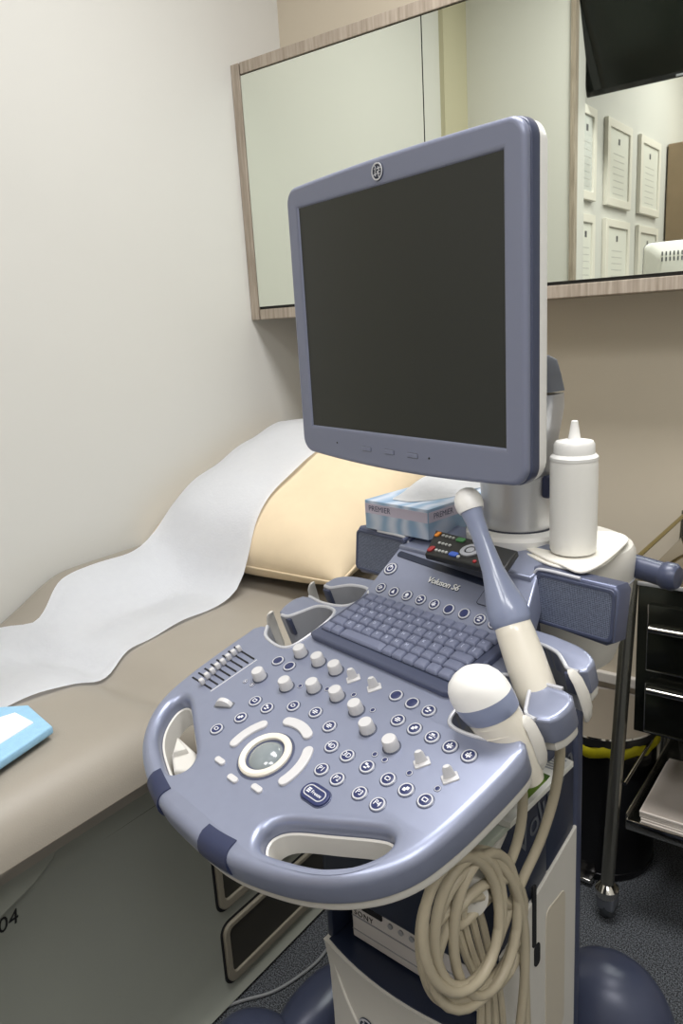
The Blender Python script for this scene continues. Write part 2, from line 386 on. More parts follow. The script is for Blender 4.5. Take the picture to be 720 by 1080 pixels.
gb = [[(gt[j][i] if i in (0, N) or j in (0, N) else bm.verts.new(pil(cosd(i), cosd(j), -1)-PC)) for i in range(N+1)] for j in range(N+1)]
for j in range(N):
    for i in range(N):
        bm.faces.new((gt[j][i], gt[j][i+1], gt[j+1][i+1], gt[j+1][i])); bm.faces.new((gb[j][i], gb[j+1][i], gb[j+1][i+1], gb[j][i+1]))
ob('cushion', bm, pillowm, pe)
bm = BM(); ed = [pil(s, t, 1)-PC for s, t in [(-1+.1*k, -1) for k in range(20)]+[(1, -1+.1*k) for k in range(20)]+[(1-.1*k, 1) for k in range(20)]+[(-1, 1-.1*k) for k in range(20)]]
tube(bm, ed, .0035, 6, closed=True); ob('seam_piping', bm, pillowm, pe)
def piltop(x, y):
    c, s_ = math.cos(PTH), math.sin(PTH)
    yy = (y-PC.y)/c; best = -9
    for _ in range(4):
        s = (x-PC.x)/PHX; t = yy/PHY
        if abs(s) >= 1 or abs(t) >= 1: return -9
        h_ = PT*((1-abs(s)**3.2)*(1-abs(t)**3.2))**.48
        yy = (y-PC.y+h_*s_)/c
    return PC.z + yy*s_ + h_*c
# paper sheet
GX = [-1.68+.0125*k for k in range(45)]; GY = [.36+.015*k for k in range(122)]
def hgt(x, y):
    xc = min(max(x, BX0+.06), BX1)
    return max(bedz(xc, max(y, BY0+.05)) + .004, piltop(max(x, PC.x-PHX*.93), y)+.011)
Hm = [[hgt(x, y) for x in GX] for y in GY]
for it in range(10):   # relax so it bridges the hollow in front of the pillow
    H2 = [r[:] for r in Hm]
    for j in range(1, len(GY)-1):
        for i in range(len(GX)): 
            a = (Hm[j-1][i]+Hm[j+1][i])/2; H2[j][i] = max(a, hgt(GX[i], GY[j])) if 1.1 < GY[j] < 1.95 else Hm[j][i]
    Hm = H2
def hsamp(x, y):
    fx = min(max((x-GX[0])/.0125, 0), len(GX)-1.001); fy = min(max((y-GY[0])/.015, 0), len(GY)-1.001); i, j = int(fx), int(fy); a, b = fx-i, fy-j
    return (Hm[j][i]*(1-a)+Hm[j][i+1]*a)*(1-b)+(Hm[j+1][i]*(1-a)+Hm[j+1][i+1]*a)*b
near = [(.36, -1.225), (.6, -1.226), (.72, -1.205), (.8, -1.213), (.9, -1.232), (1.18, -1.226), (1.36, -1.232), (1.6, -1.225), (2.1, -1.225)]
far = [(.36, -1.58), (.79, -1.59), (.85, -1.515), (.96, -1.56), (1.1, -1.558), (1.25, -1.565), (1.5, -1.575), (2.1, -1.56)]
def interp(T, y):
    for (a, va), (b, vb) in zip(T, T[1:]):
        if a <= y <= b: t = ss((y-a)/(b-a)); return va+(vb-va)*t
    return T[-1][1]
bm = BM(); rows = []; yend = 1.86
for j in range(105):
    y = .43+(yend-.43)*j/104; a, b = interp(far, y), interp(near, y); row = []
    for i in range(33):
        x = a+(b-a)*i/32; z = hsamp(x, y)
        e = min(i, 32-i)/32
        z += .0025*math.sin(x*31+y*9)*math.sin(y*23+1.3) + (.004*math.sin(y*19+x*4)**2 if e < .06 else 0)
        row.append(bm.verts.new((x+1.45, y-1.2, z+.002)))
    rows.append(row)
for a, b in zip(rows, rows[1:]):
    for i in range(32): bm.faces.new((a[i], a[i+1], b[i+1], b[i]))
bmesh.ops.solidify(bm, geom=bm.faces[:], thickness=.0012)
tag(ob('paper_sheet', bm, paperm, loc=(-1.45, 1.2, 0)), 'long white disposable paper sheet running down the bed and over the pillow', 'paper sheet')
# underpad
up = empty('underpad', Matrix.Translation((-1.18, .58, .748)), 'light blue disposable underpad folded on the near corner of the bed', 'pad')
def flat(qs, z, z1, m, name, par, bev=.001):
    pts = [onz(q, z1) for q in qs]; o = par.matrix_world.translation
    me = slab([[(p.x-o.x, p.y-o.y) for p in pts]], z-o.z, z1-o.z, bev, 2); return ob(name, me, m, par)
bluem = mat('underpad_blue', (150, 194, 224), .6, 0, .05, 80, .3, 400)
flat([(-80, 800), (-60, 757), (0, 745), (30, 743), (55, 765), (30, 782), (0, 802), (-60, 850)], .7445, .760, bluem, 'folded_backing', up, .004)
flat([(-80, 775), (0, 756), (16, 751), (35, 761), (0, 783), (-70, 815)], .759, .7635, mat('pad_white', (240, 241, 246), .8), 'absorbent_top', up, .0015)

# ------------------------------------------------------------------ ULTRASOUND MACHINE
M = empty('ultrasound_machine', WM, 'lavender and cream ultrasound machine on wheels beside the bed', 'ultrasound machine')
UC = lambda v: .001+.06*v
half = [(.03, -.119), (.06, -.117), (.10, -.109), (.15, -.092), (.19, -.070), (.222, -.040), (.241, -.005), (.249, .04), (.251, .09), (.2505, .135), (.247, .155), (.238, .166)]
s1 = [(.226, .168), (.205, .150), (.165, .144), (.146, .156), (.142, .20), (.148, .234), (.165, .243), (.19, .237), (.203, .217), (.214, .200), (.228, .197)]
mid = [(.241, .202), (.247, .215), (.247, .236), (.238, .248)]
s2 = [(.225, .250), (.19, .247), (.152, .254), (.136, .272), (.136, .290), (.15, .303), (.18, .300), (.197, .290), (.210, .281), (.224, .281)]
bk = [(.231, .287), (.227, .306), (.203, .320), (.16, .326)]
def sm(pts, n=5): return [(p.x, p.y) for p in cr([(a, b, 0) for a, b in pts], n)]
RR = []; R_ = []
for seg_, n_, r_ in ((half, 5, .0125), (s1, 4, .0022), (mid, 4, .006), (s2, 4, .0022), (bk, 4, .005)):
    q_ = sm(seg_, n_)
    if seg_ is half: rr_ = [.0125 if i < len(q_)-7 else .007 for i in range(len(q_))]
    else: rr_ = [r_]*len(q_)
    R_ += q_; RR += rr_
def shear(pts): return [(x+UC(y), y) for x, y in pts]
outline = shear(R_)+shear([(-x, y) for x, y in R_[::-1]])
hr = [(.078, -.062), (.092, -.044), (.135, -.021), (.178, .001), (.196, .006), (.206, .000), (.206, -.016), (.190, -.041), (.165, -.060), (.128, -.075), (.098, -.083), (.083, -.077)]
hl = [(-x, y) for x, y in hr]
hr_ = [(p.x+.004, p.y) for p in cr([(a, b, 0) for a, b in hr], 5, True)]; hl_ = [(p.x-.004, p.y) for p in cr([(a, b, 0) for a, b in hl], 5, True)]
def inset(pts, d):
    n = len(pts); out = []
    for i in range(n):
        a = Vector(pts[i-1]); b = Vector(pts[(i+1) % n]); t = (b-a)
        if t.length < 1e-9: t = Vector((1, 0))
        t.normalize(); nr = Vector((-t.y, t.x)); out.append((pts[i][0]+nr.x*d, pts[i][1]+nr.y*d))
    return out
def rounded(loops, z0, z1, bot=.003):
    """loops: [(points, radii)] first counter-clockwise, holes clockwise; walls rounded at the top by each radius"""
    from mathutils.geometry import tessellate_polygon
    bm = BM(); tops = []; bots = []
    for pts, rad in loops:
        n = len(pts); nrm = []
        for i in range(n):
            t = Vector(pts[(i+1) % n])-Vector(pts[i-1]); t = t.normalized() if t.length > 1e-9 else Vector((1, 0)); nrm.append(Vector((-t.y, t.x)))
        for _ in range(2): rad = [(rad[i-1]+rad[i]+rad[(i+1) % n])/3 for i in range(n)]
        rings = []
        def ring(f): return [bm.verts.new(f(i)) for i in range(n)]
        for k in range(7):
            a = PI/2*k/6
            rings.append(ring(lambda i: Vector((pts[i][0]+nrm[i].x*rad[i]*(1-math.sin(a)), pts[i][1]+nrm[i].y*rad[i]*(1-math.sin(a)), z1-rad[i]*(1-math.cos(a))))))
        for k in range(4):
            a = PI/2*k/3
            rings.append(ring(lambda i: Vector((pts[i][0]+nrm[i].x*bot*(1-math.cos(a)), pts[i][1]+nrm[i].y*bot*(1-math.cos(a)), z0+bot*(1-math.sin(a))))))
        for A, B in zip(rings, rings[1:]):
            for i in range(n): bm.faces.new((A[i], B[i], B[(i+1) % n], A[(i+1) % n]))
        tops.append(rings[0]); bots.append(rings[-1])
    for T_ in (tops, bots):
        flat_ = [v for r in T_ for v in r]
        for tri in tessellate_polygon([[Vector((v.co.x, v.co.y, 0)) for v in r] for r in T_]):
            try: bm.faces.new([flat_[k] for k in tri])
            except ValueError: pass
    return bm
RAD = RR+RR[::-1]
hl_ = hl_[::-1]
def area2(p): return sum(p[i-1][0]*p[i][1]-p[i][0]*p[i-1][1] for i in range(len(p)))
if area2(outline) < 0: outline = outline[::-1]; RAD = RAD[::-1]
if area2(hr_) > 0: hr_ = hr_[::-1]
if area2(hl_) > 0: hl_ = hl_[::-1]
con = ob('control_console', rounded([(outline, RAD), (hr_, [.011]*len(hr_)), (hl_, [.011]*len(hl_))], -.035, 0), lav, M, mtx=FCON)
for p_ in con.data.polygons: pass
# cream lower shell
simple = shear(sm(half)+sm([(.238, .166), (.247, .215), (.226, .306), (.16, .325)], 3))+shear([(-x, y) for x, y in (sm(half)+sm([(.238, .166), (.247, .215), (.226, .306), (.16, .325)], 3))[::-1]])
low_out = inset(outline, .0025)
ob('lower_shell', rounded([(low_out, [.0004]*len(low_out)), (inset(hr_, .003), [.0004]*len(hr_)), (inset(hl_, .003), [.0004]*len(hl_))], -.049, -.0348, .004), cream, con)
# central belly under the console
bm = BM()
def rr3(cx, cy, w, h, z, r): return [Vector((a, b, z)) for a, b in rrect(cx, cy, w, h, r)]
loft(bm, [rr3(.0, .17, .26, .20, -.04, .06), rr3(.0, .18, .22, .17, -.07, .06), rr3(0, .19, .16, .14, -.09, .05)]); ob('console_belly', bm, cream, con)
# navy bumpers on the front rim
def bumper(pts):
    base = cr([(a, b, 0) for a, b in pts], 5); bm = BM(); rings = []
    for i, p_ in enumerate(base):
        a = base[max(i-1, 0)]; b = base[min(i+1, len(base)-1)]; t = (b-a).normalized(); nr = Vector((t.y, -t.x, 0))
        sec = []
        for k in range(9):
            an = PI/2-PI*k/8; sec.append(p_ + nr*(-.0115+.0148*math.cos(an)) + Vector((0, 0, -.018+.0190*math.sin(an)*(1.05 if k in (0, 8) else 1))))
        sec.append(p_-nr*.021+Vector((0, 0, -.037))); sec.insert(0, p_-nr*.021+Vector((0, 0, .0012)))
        rings.append(sec)
    loft(bm, rings); return bm
bl = [(-.112, -.106), (-.092, -.111), (-.069, -.116)]; br_ = [(.032, -.119), (.056, -.1165), (.078, -.1125)]
bl = shear([(-.109+.0, -.1065), (-.09, -.1112), (-.066, -.1165)]); br_ = shear([(.03, -.119), (.052, -.1175), (.078, -.1137)])
for b in (bl, br_): ob('bumper', bumper(b), navy, con)
# latch inside the left handle hole
bm = BM()
ca, cb_ = P(186, 790), P(188, 762)
me = slab([[P(*q) for q in ((175, 800), (173, 783), (181, 764), (199, 780), (202, 789), (195, 800))]], -.042, -.022, .004, 3); addmesh(bm, me)
me = slab([[P(*q) for q in ((177, 785), (182, 768), (192, 781))]], -.03, -.014, .003, 2); addmesh(bm, me)
ob('height_lever', bm, cream, con)
def lining(h, nm):
    bm = BM(); o_ = h; i_ = inset(h, -.0035)
    loft(bm, [[Vector((x, y, -.022)) for x, y in o_], [Vector((x, y, -.020)) for x, y in inset(h, -.001)], [Vector((x, y, -.021)) for x, y in i_], [Vector((x, y, -.049)) for x, y in i_], [Vector((x, y, -.049)) for x, y in o_]], cap=False); ob(nm, bm, cream, con)
lining(hr_, 'opening_lining'); lining(hl_, 'opening_lining')
# probe cups
def cup(pts, flip):
    pth = [Vector((x*(-1 if flip else 1)+UC(y), y, 0)) for x, y in sm(pts, 5)]
    bm = BM(); tube(bm, [p_+Vector((0, 0, .0000)) for p_ in pth], .0024, 8); rim = ob('cup_rim', bm, silverline, con)
    bm = BM(); th = .0035; A = []; B_ = []
    n = len(pth)
    for i, p_ in enumerate(pth):
        t = (pth[min(i+1, n-1)]-pth[max(i-1, 0)]).normalized(); nr = Vector((t.y, -t.x, 0))
        A.append(p_); B_.append(nr)
    rings = []
    for p_, nr in zip(A, B_):
        rings.append([p_, p_+nr*0+Vector((0, 0, -.062)), p_-nr*.003+Vector((0, 0, -.062)), p_-nr*.003])
    loft(bm, rings); w_ = ob('cup_wall', bm, greyp, con)
    return rim
for fl in (False, True):
    cup(s1, fl); cup(s2, fl)
# cup floors (cream funnels) and cable clips
for s in (1, -1):
    for (cx, cy) in ((.178, .192), (.168, .277)):
        bm = BM(); me = slab([[(s*x+UC(cy), y) for x, y in rrect(cx, cy, .075, .078 if cy < .2 else .045, .018)]], -.070, -.060, .003, 2); addmesh(bm, me); ob('cup_floor', bm, greyp, con)
    for (cx, cy) in ((.233, .186), (.233, .268)):
        bm = BM(); x = s*cx+UC(cy)
        rings = []
        for k, (dx, dz, hw) in enumerate(((-.006, .0165, .001), (-.005, .0155, .0042), (-.0025, .012, .0065), (.002, .004, .0078), (.006, -.015, .009), (.007, -.035, .0085), (.005, -.048, .007), (.002, -.054, .003))):
            rings.append([Vector((x+s*(dx+.003*math.cos(a)), cy-.004+hw*math.sin(a), dz)) for a in [2*PI*j/12 for j in range(12)]])
        loft(bm, rings); ob('cable_clip', bm, cream, con)

for s in (1, -1):
    for (cx, cy, hw) in ((.216, .1965, .0085), (.216, .2755, .008)):
        x = s*cx+UC(cy); bm = BM(); box(bm, (x-hw, cy-.0015, -.032), (x+hw, cy+.004, -.002), .002); ob('tip_insert', bm, slate, con)
# ---- trackball and pads
bm = BM(); lathe(bm, [(.036, -.002), (.036, .0006), (.0345, .001), (.034, .0008)], 48); ob('trackball_groove', bm, rimp, con)
bm = BM(); lathe(bm, [(.033, -.002), (.033, .0035), (.031, .0055), (.0265, .0055), (.0245, .004), (.0245, -.002)], 56); ob('trackball_ring', bm, mat('ring_cream', (226, 220, 206), .4), con)
bm = BM()
pr = [(.0245*math.sin(a)+.00001, -.0075+.0165*math.cos(a)) for a in [PI/2*k/12 for k in range(12, -1, -1)]]
lathe(bm, pr, 48); ob('trackball', bm, mat('trackball_grey', (126, 134, 138), .18, 0, .02, 20, 0, 200, .5), con)
def arcpad(a0, a1, r0=.0475, r1=.0605):
    n = 18; rm, hw = (r0+r1)/2, (r1-r0)/2; a0, a1 = math.radians(a0), math.radians(a1); pts = []
    for k in range(n+1): a = a0+(a1-a0)*k/n; pts.append(((rm+hw)*math.cos(a), (rm+hw)*math.sin(a)))
    for k in range(1, 8): b = a1+PI*k/8; pts.append((rm*math.cos(a1)+hw*math.cos(b), rm*math.sin(a1)+hw*math.sin(b)))
    for k in range(n+1): a = a1+(a0-a1)*k/n; pts.append(((rm-hw)*math.cos(a), (rm-hw)*math.sin(a)))
    for k in range(1, 8): b = a0+PI+PI*k/8; pts.append((rm*math.cos(a0)+hw*math.cos(b), rm*math.sin(a0)+hw*math.sin(b)))
    ob('arc_key', slab([pts], -.001, .0035, .0013, 3), knobm, con)
arcpad(146, 189); arcpad(65, 110); arcpad(-14, 36)
for q in ((232.5, 803.3), (245.8, 822), (271.3, 832.5)):
    c = P(*q); ob('oval_key', slab([rrect(c[0], c[1], .0175, .0075, .0037, 6, 0)], -.001, .0032, .001, 3), knobm, con)

# ---- round buttons
def ring_btn(glyph=None, r=.0088, blank=False):
    bm = BM()
    lathe(bm, [(r*1.14, -.001), (r*1.14, .0005), (r*1.05, .0009)], 28, mi=3)
    lathe(bm, [(r, -.001), (r, .0016), (r*.96, .0021), (r*.80, .0021), (r*.78, .0015)], 28, mi=0, cap=False)
    lathe(bm, [(r*.79, .0), (r*.79, .0020), (r*.70, .0023), (.0002, .0024)], 28, mi=1, cap=False)
    if glyph: glyph(bm, r)
    d = mesh_of(bm, 'button')
    for x in (silverline, keynavy, mat('glyph_white', (225, 226, 232), .5), slate): d.materials.append(x)
    return d
def gtext(s):
    def g(bm, r): addmesh(bm, textmesh(s, r*1.05), Matrix.Translation((0, 0, .0025)), 2)
    return g
def gbars(k):
    def g(bm, r):
        def b(x0, y0, x1, y1): box(bm, (x0*r, y0*r, .0023), (x1*r, y1*r, .0027), mi=2)
        if k == 0: b(-.4, -.3, .4, -.18); b(-.4, .18, .4, .3); b(-.4, -.3, -.28, .3); b(.28, -.3, .4, .3)
        if k == 1: b(-.45, .1, .0, .4); b(.08, -.1, .45, .15); b(-.3, -.4, .2, -.2)
        if k == 2: b(-.5, -.08, .5, .08); b(-.3, .2, .3, .34); b(-.3, -.34, .3, -.2)
        if k == 3: b(-.08, -.5, .08, .5); b(-.4, .05, .4, .17); b(-.4, -.3, -.1, -.05); b(.1, -.3, .4, -.05)
        if k == 4: b(-.35, -.35, .1, .1); b(-.05, -.05, .38, .38)
        if k == 5: b(-.55, .02, .55, .1); b(-.3, .2, .25, .42); b(-.25, -.42, .3, -.2)
        if k == 6:
            addmesh(bm, slab([[(-.35*r, -.35*r), (.35*r, -.35*r), (0, .45*r)]], .0023, .0027), mi=2)
        if k == 7: lathe(bm, [(r*.35, .0023), (r*.35, .0027), (.0001, .0027)], 14, mi=2, cap=False, mtx=Matrix.Translation((0, .08*r, 0))); b(-.4, -.48, .4, -.36)
    return g
GL = {}
def gm(k):
    if k not in GL: GL[k] = ring_btn(None if k is None else (gtext(k) if isinstance(k, str) else gbars(k)))
    return GL[k]
def put(name, me, par, x, y, z=0, rz=0, sc=1):
    o = bpy.data.objects.new(name, me); C.objects.link(o); o.parent = par; o.location = (x, y, z); o.rotation_euler = (0, 0, rz); o.scale = (sc,)*3
    return o
def shade(me):
    for p_ in me.polygons: p_.use_smooth = True
    try: me.set_sharp_from_angle(angle=math.radians(38))
    except Exception: pass
    return me
BT = [((228.8, 769.5), 0), ((254, 757.5), 4), ((269.3, 740), 0), ((281.8, 747.5), 1), ((309.5, 745.3), 0), ((332.8, 752), 2), ((347.5, 766.8), 'TE'[:1] and 2), ((349.8, 788), '4D'), ((366.4, 797.8), '3D'), ((339.3, 812.2), 'P1'), ((355.8, 822.5), 'P2'),
      ((379.4, 837.2), 'P3'), ((398.3, 848.9), 'P4'), ((387.2, 809.4), 1), ((409.2, 822.5), 0), ((428.3, 833.6), 4), ((448.6, 845), 0), ((452.2, 750.3), 1), ((419.7, 760.3), 2), ((437.2, 769.2), 4), ((455.8, 778), 5), ((474.7, 788), 3), ((494.7, 797.8), 3),
      ((417.8, 734.2), None), ((434.7, 742.2), None), ((293.3, 697.5), None), ((305.3, 703.3), None)]
for q, g in BT:
    c = P(*q); d = gm(g); shade(d); put('round_button', d, con, c[0], c[1], 0, 0, .96)
for q in ((258.8, 718.8), (266, 722.5), (316.5, 723.8), (345, 727), (393, 749.2), (395.3, 795.8), (405.8, 801.7), (431.7, 815.6), (461.4, 832), (285, 690) if 0 else (373, 733)):
    c = P(*q); put('small_button', gm(7 if q[0] < 300 else None), con, c[0], c[1], 0, 0, .40)
# ---- knobs
bm = BM(); prof = [(.0118, 0), (.0118, .0012), (.0105, .0014), (.0102, .0138), (.0092, .0155), (.0001, .0158)]
lathe(bm, [(.0108, -.0005), (.0108, .0008), (.0100, .0012)], 30, mi=1)
n = 48; rings = []
for r, z in ((.0093, .001), (.0089, .006), (.0086, .0125), (.0077, .0138), (.0002, .0141)):
    rings.append([Vector((math.cos(2*PI*k/n)*r*(1-.035*(k % 2 and z < .0135)), math.sin(2*PI*k/n)*r*(1-.035*(k % 2 and z < .0135)), z)) for k in range(n)])
loft(bm, rings)
km = mesh_of(bm, 'knob'); km.materials.append(knobm); km.materials.append(mat('knob_skirt', (60, 66, 84), .5)); shade(km)
for q in ((272.5, 704.5), (315.8, 680), (334.5, 688.8), (352.5, 697.5), (300.5, 714.5), (329.5, 716.5), (354.0, 725), (374.2, 739.4), (386.1, 759.7), (411.1, 777.8)):
    c = P(q[0]+2, q[1]+10.5); put('rotary_knob', km, con, c[0], c[1])
# ---- paddle switches
bm = BM(); box(bm, (-.009, -.006, -.001), (.009, .006, .0022), .0015); 
rings = []
for z, hw in ((.001, .0075), (.006, .006), (.010, .0055), (.0135, .005), (.0155, .0035)):
    rings.append([Vector((hw*math.cos(a), .0022*math.sin(a)+z*.15, z)) for a in [2*PI*j/14 for j in range(14)]])
loft(bm, rings); pm = mesh_of(bm, 'paddle'); pm.materials.append(knobm); shade(pm)
for q in ((372.8, 713.5), (394.8, 723), (445, 802), (474.7, 818)):
    c = P(q[0], q[1]+3); put('paddle_switch', pm, con, c[0], c[1], 0, .95)
# ---- thumb wheel
c = P(236.5, 743.5); bm = BM(); lathe(bm, [(.0125, -.0035), (.0132, -.003), (.0132, .003), (.0125, .0035)], 28, Matrix.Translation((c[0], c[1], -.003)) @ Matrix.Rotation(.4, 4, 'Z') @ Matrix.Rotation(PI/2, 4, 'X')); ob('thumb_wheel', bm, knobm, con)
bm = BM(); addmesh(bm, slab([rrect(c[0], c[1], .030, .012, .003, 4, .4)], -.001, .0006, .0003)); ob('wheel_slot', bm, greyd, con)
# ---- slider bank
kn = [(103, 350), (142, 305), (183, 270), (220, 232), (262, 200), (303, 163), (343, 130), (382, 100)]
s0a, s0b, s7a, s7b = P(203, 714.4), P(223, 726.7), P(247, 682.5), P(268, 695.3)
bm = BM(); slm = BM()
for k in range(8):
    t = k/7; a = Vector(s0a).lerp(Vector(s7a), t); b = Vector(s0b).lerp(Vector(s7b), t); d = b-a; an = math.atan2(d.y, d.x); m_ = (a+b)/2
    box(bm, (-d.length/2, -.0012, -.001), (d.length/2, .0012, .0007), mtx=MM(m_.x, m_.y, 0, an))
ob('slider_slots', bm, hole, con, smooth=False)
bm = BM(); box(bm, (-.0036, -.0034, .0005), (.0036, .0034, .0095), .0015); sk = mesh_of(bm, 'slider'); sk.materials.append(knobm); shade(sk)
for k, q in enumerate(kn):
    c = P(200+q[0]/7.2, 670+q[1]/7.2+3); put('slider_cap', sk, con, c[0], c[1], 0, an)
a, b = Vector(P(222, 729.5)), Vector(P(271, 696)); d = b-a; bm = BM(); box(bm, (-d.length/2, -.0010, -.001), (d.length/2, .0010, .0006), mtx=MM((a.x+b.x)/2, (a.y+b.y)/2, 0, math.atan2(d.y, d.x))); ob('slider_scale_line', bm, silverline, con)
# ---- freeze key
c = P(333, 839); bm = BM()
addmesh(bm, slab([rrect(c[0], c[1], .041, .0245, .012)], -.001, .0012, .0005), mi=3)
addmesh(bm, slab([rrect(c[0], c[1], .0385, .022, .0105)], 0, .0035, .0012), mi=1)
addmesh(bm, slab([rrect(c[0], c[1], .031, .0145, .0068), rrect(c[0], c[1], .0285, .0122, .0056)], .003, .0041, 0), mi=0)
addmesh(bm, textmesh('Freeze', .0058), Matrix.Translation((c[0]+.0028, c[1]-.0003, .0037)), 2)
for k in range(3): box(bm, (c[0]-.0118, c[1]-.003+k*.0022, .0034), (c[0]-.0068, c[1]-.0016+k*.0022, .0039), mi=2)
ob('freeze_key', bm, [silverline, keynavy, MATS['glyph_white'], rimp], con)
# ---- keyboard
KL, KR = -.112, .125; K0, K1 = .194, .286; kc = .0065
kb = ob('keyboard', slab([[(KL-.012, K0-.012), (KL-.004, K0-.016), (KR+.004, K0-.018), (KR+.014, K0-.014), (KR+.026, K1+.002), (KL+.000, K1+.002)]], -.002, .009, .004, 4), rimp, con)
bm = BM(); addmesh(bm, slab([[(KL, K0), (KR, K0-.002), (KR+.013, K1), (KL+.012, K1)]], .0085, .0094, 0)); ob('key_bed', bm, navyd, con)
rowsK = [[('', 1), ('', 1), ('', 4.6), ('', 1), ('', 1), ('', 1.1), ('', 1.1), ('', 1.1), ('', 1.1)],
         [('', 1.4)]+[(ch, 1) for ch in 'ZXCVBNM,.-']+[('', 1.5)],
         [('', 1.2)]+[(ch, 1) for ch in 'ASDFGHJKL;']+[('', 1.7)],
         [('', .9)]+[(ch, 1) for ch in 'QWERTYUIOP[]'],
         [(ch, 1) for ch in '`1234567890-=']+[],
         [('', 1)]*13]
glm = mat('key_legend', (196, 202, 226), .6)
KM = {}
def keymesh(ch, w, d):
    k = (ch, round(w, 4))
    if k in KM: return KM[k]
    bm = BM(); bw, bd = w/2-.0007, d/2-.0007
    rings = [[Vector((x, y, z)) for x, y in rrect(0, oy, 2*bw*s, 2*bd*s2, .0015, 2)] for z, s, s2, oy in ((0, 1, 1, 0), (.0028, .97, .96, 0), (.0050, .80, .80, .0006), (.0053, .74, .74, .0006))]
    loft(bm, rings)
    if ch: addmesh(bm, textmesh(ch, .0062, .0001), Matrix.Translation((-.001, .0012, .0054)), 1)
    m_ = mesh_of(bm, 'key'); m_.materials.append(lavk); m_.materials.append(glm); shade(m_); KM[k] = m_; return m_
nr_ = len(rowsK); dv = (K1-K0)/nr_
for j, row in enumerate(rowsK):
    tot = sum(w for _, w in row); v = K0+dv*(j+.5); sh = .0125*(v-K0)/(K1-K0)
    uw = (KR-KL)/tot; x = KL+sh
    for ch, w in row:
        put('key', keymesh(ch, w*uw, dv), kb, x+w*uw/2, v-.0008*(x-KL)/.24, .0092); x += w*uw

# ---- raised panel with logo
pl = [(-.128, -.004), (.168, -.006), (.140, .05), (.120, .114), (-.124, .114)]
pan = ob('logo_panel', slab([pl], -.035, 0, .003, 3), lav, M, mtx=FPAN)
def Q(x, y): return onf((x, y), FPAN)
for q, g in zip(((401.8, 620.3), (415.3, 624.6), (429.4, 628.6), (443.7, 632.9), (458, 637.8), (473.3, 643), (489.5, 647.5), (506, 653.6), (521.3, 658)), (2, 6, 7, 1, 3, None, None, 5, None)):
    c = Q(*q); put('round_button', gm(g), pan, c[0], c[1], 0, 0, .92)
def gpow(bm, r):
    lathe(bm, [(r*.5, .0023), (r*.5, .0027), (r*.36, .0027), (r*.36, .0023)], 24, mi=2, cap=False); box(bm, (-.07*r, .1*r, .0024), (.07*r, .62*r, .0029), mi=2)
c = Q(412, 600.2); put('power_button', shade(ring_btn(gpow, .0105)), pan, c[0], c[1])
c = Q(467.5, 616.3); bm = BM(); addmesh(bm, textmesh('Voluson S6', .0135, .0006, .12, 'CENTER', .95), MM(c[0]+.0, c[1], .001, -.02)); ob('lettering', bm, mat('badge_pale', (240, 240, 238), .3), pan, smooth=False)
bm = BM(); addmesh(bm, textmesh('Voluson S6', .0135, .0004, .12, 'CENTER', .95), MM(c[0]+.0008, c[1]-.0009, .0003, -.02)); ob('lettering_shadow_edge', bm, navyd, pan, smooth=False)
c = Q(515, 631); bm = BM(); addmesh(bm, slab([rrect(c[0], c[1], .026, .026, .004), rrect(c[0], c[1], .0245, .0245, .0035)], 0, .0008)); ob('square_key_outline', bm, navyd, pan)
bm = BM(); addmesh(bm, slab([rrect(c[0], c[1], .0243, .0243, .0034)], -.001, .0012, .0006)); ob('square_key', bm, lav, pan)
# step-gap shade painted as a navy strip; tray behind the logo panel
a = Vector(Q(421, 584)); b = Vector(Q(521, 618.5)); 
bm = BM(); addmesh(bm, slab([rrect((a.x+b.x)/2, (a.y+b.y)/2, (b-a).length+.004, .0105, .004, 4, math.atan2((b-a).y, (b-a).x))], -.001, .0012, .0005)); ob('panel_gap_shade', bm, navyd, pan)
FTR = frame((0, .352, 1.030), 0, .22)
tr = ob('remote_tray', slab([[(-.122, -.004), (.118, -.004), (.118, .085), (-.122, .085)]], -.03, 0, .003, 3), lav, M, mtx=FTR)
bm = BM(); tube(bm, [(-.118, .002, .004), (-.118, .03, .004), (-.113, .05, .004)], .004, 8); ob('tray_edge', bm, rimp, tr)

# ---- speaker bar
def speaker(x0, x1, s):
    FS = frame((0, .357, 1.0025), 0, PI/2-.10)
    mir = [(x0, -.034), (x1-s*.010, -.040), (x1, -.034), (x1+s*.002, .03), (x1-s*.003, .037), (x0, .037)]
    if s < 0: mir = mir[::-1]
    hs = ob('speaker_housing', slab([mir], -.034, 0, .006, 4), rimp, M, mtx=FS)
    bm = BM(); tube(bm, cr([(x0-s*.001, -.036, -.003), (x0-s*.001, .01, -.001), (x0+s*.004, .031, -.001), (x0+s*.018, .0365, -.001), (x0+s*.07, .0362, -.001)], 5), .0022, 8); ob('edge_highlight', bm, silverline, hs)  # pale tube stands in for the highlight along the housing edge
    cx = (x0+x1)/2+s*.004; ww = abs(x1-x0)-.020
    ob('speaker_rim', slab([rrect(cx, -.001, ww+.012, .066, .008), rrect(cx, -.001, ww+.003, .057, .006)], -.001, .0025, .001, 2), slate, hs)
    ob('speaker_grille', slab([rrect(cx, -.001, ww+.004, .058, .006)], -.002, .0016, .0008, 2), grillem, hs)
speaker(.112, .232, 1); speaker(-.112, -.230, -1)
bm = BM(); box(bm, (-.124, .40, .955), (.128, .45, 1.03), .006); ob('centre_bar', bm, rimp, M)
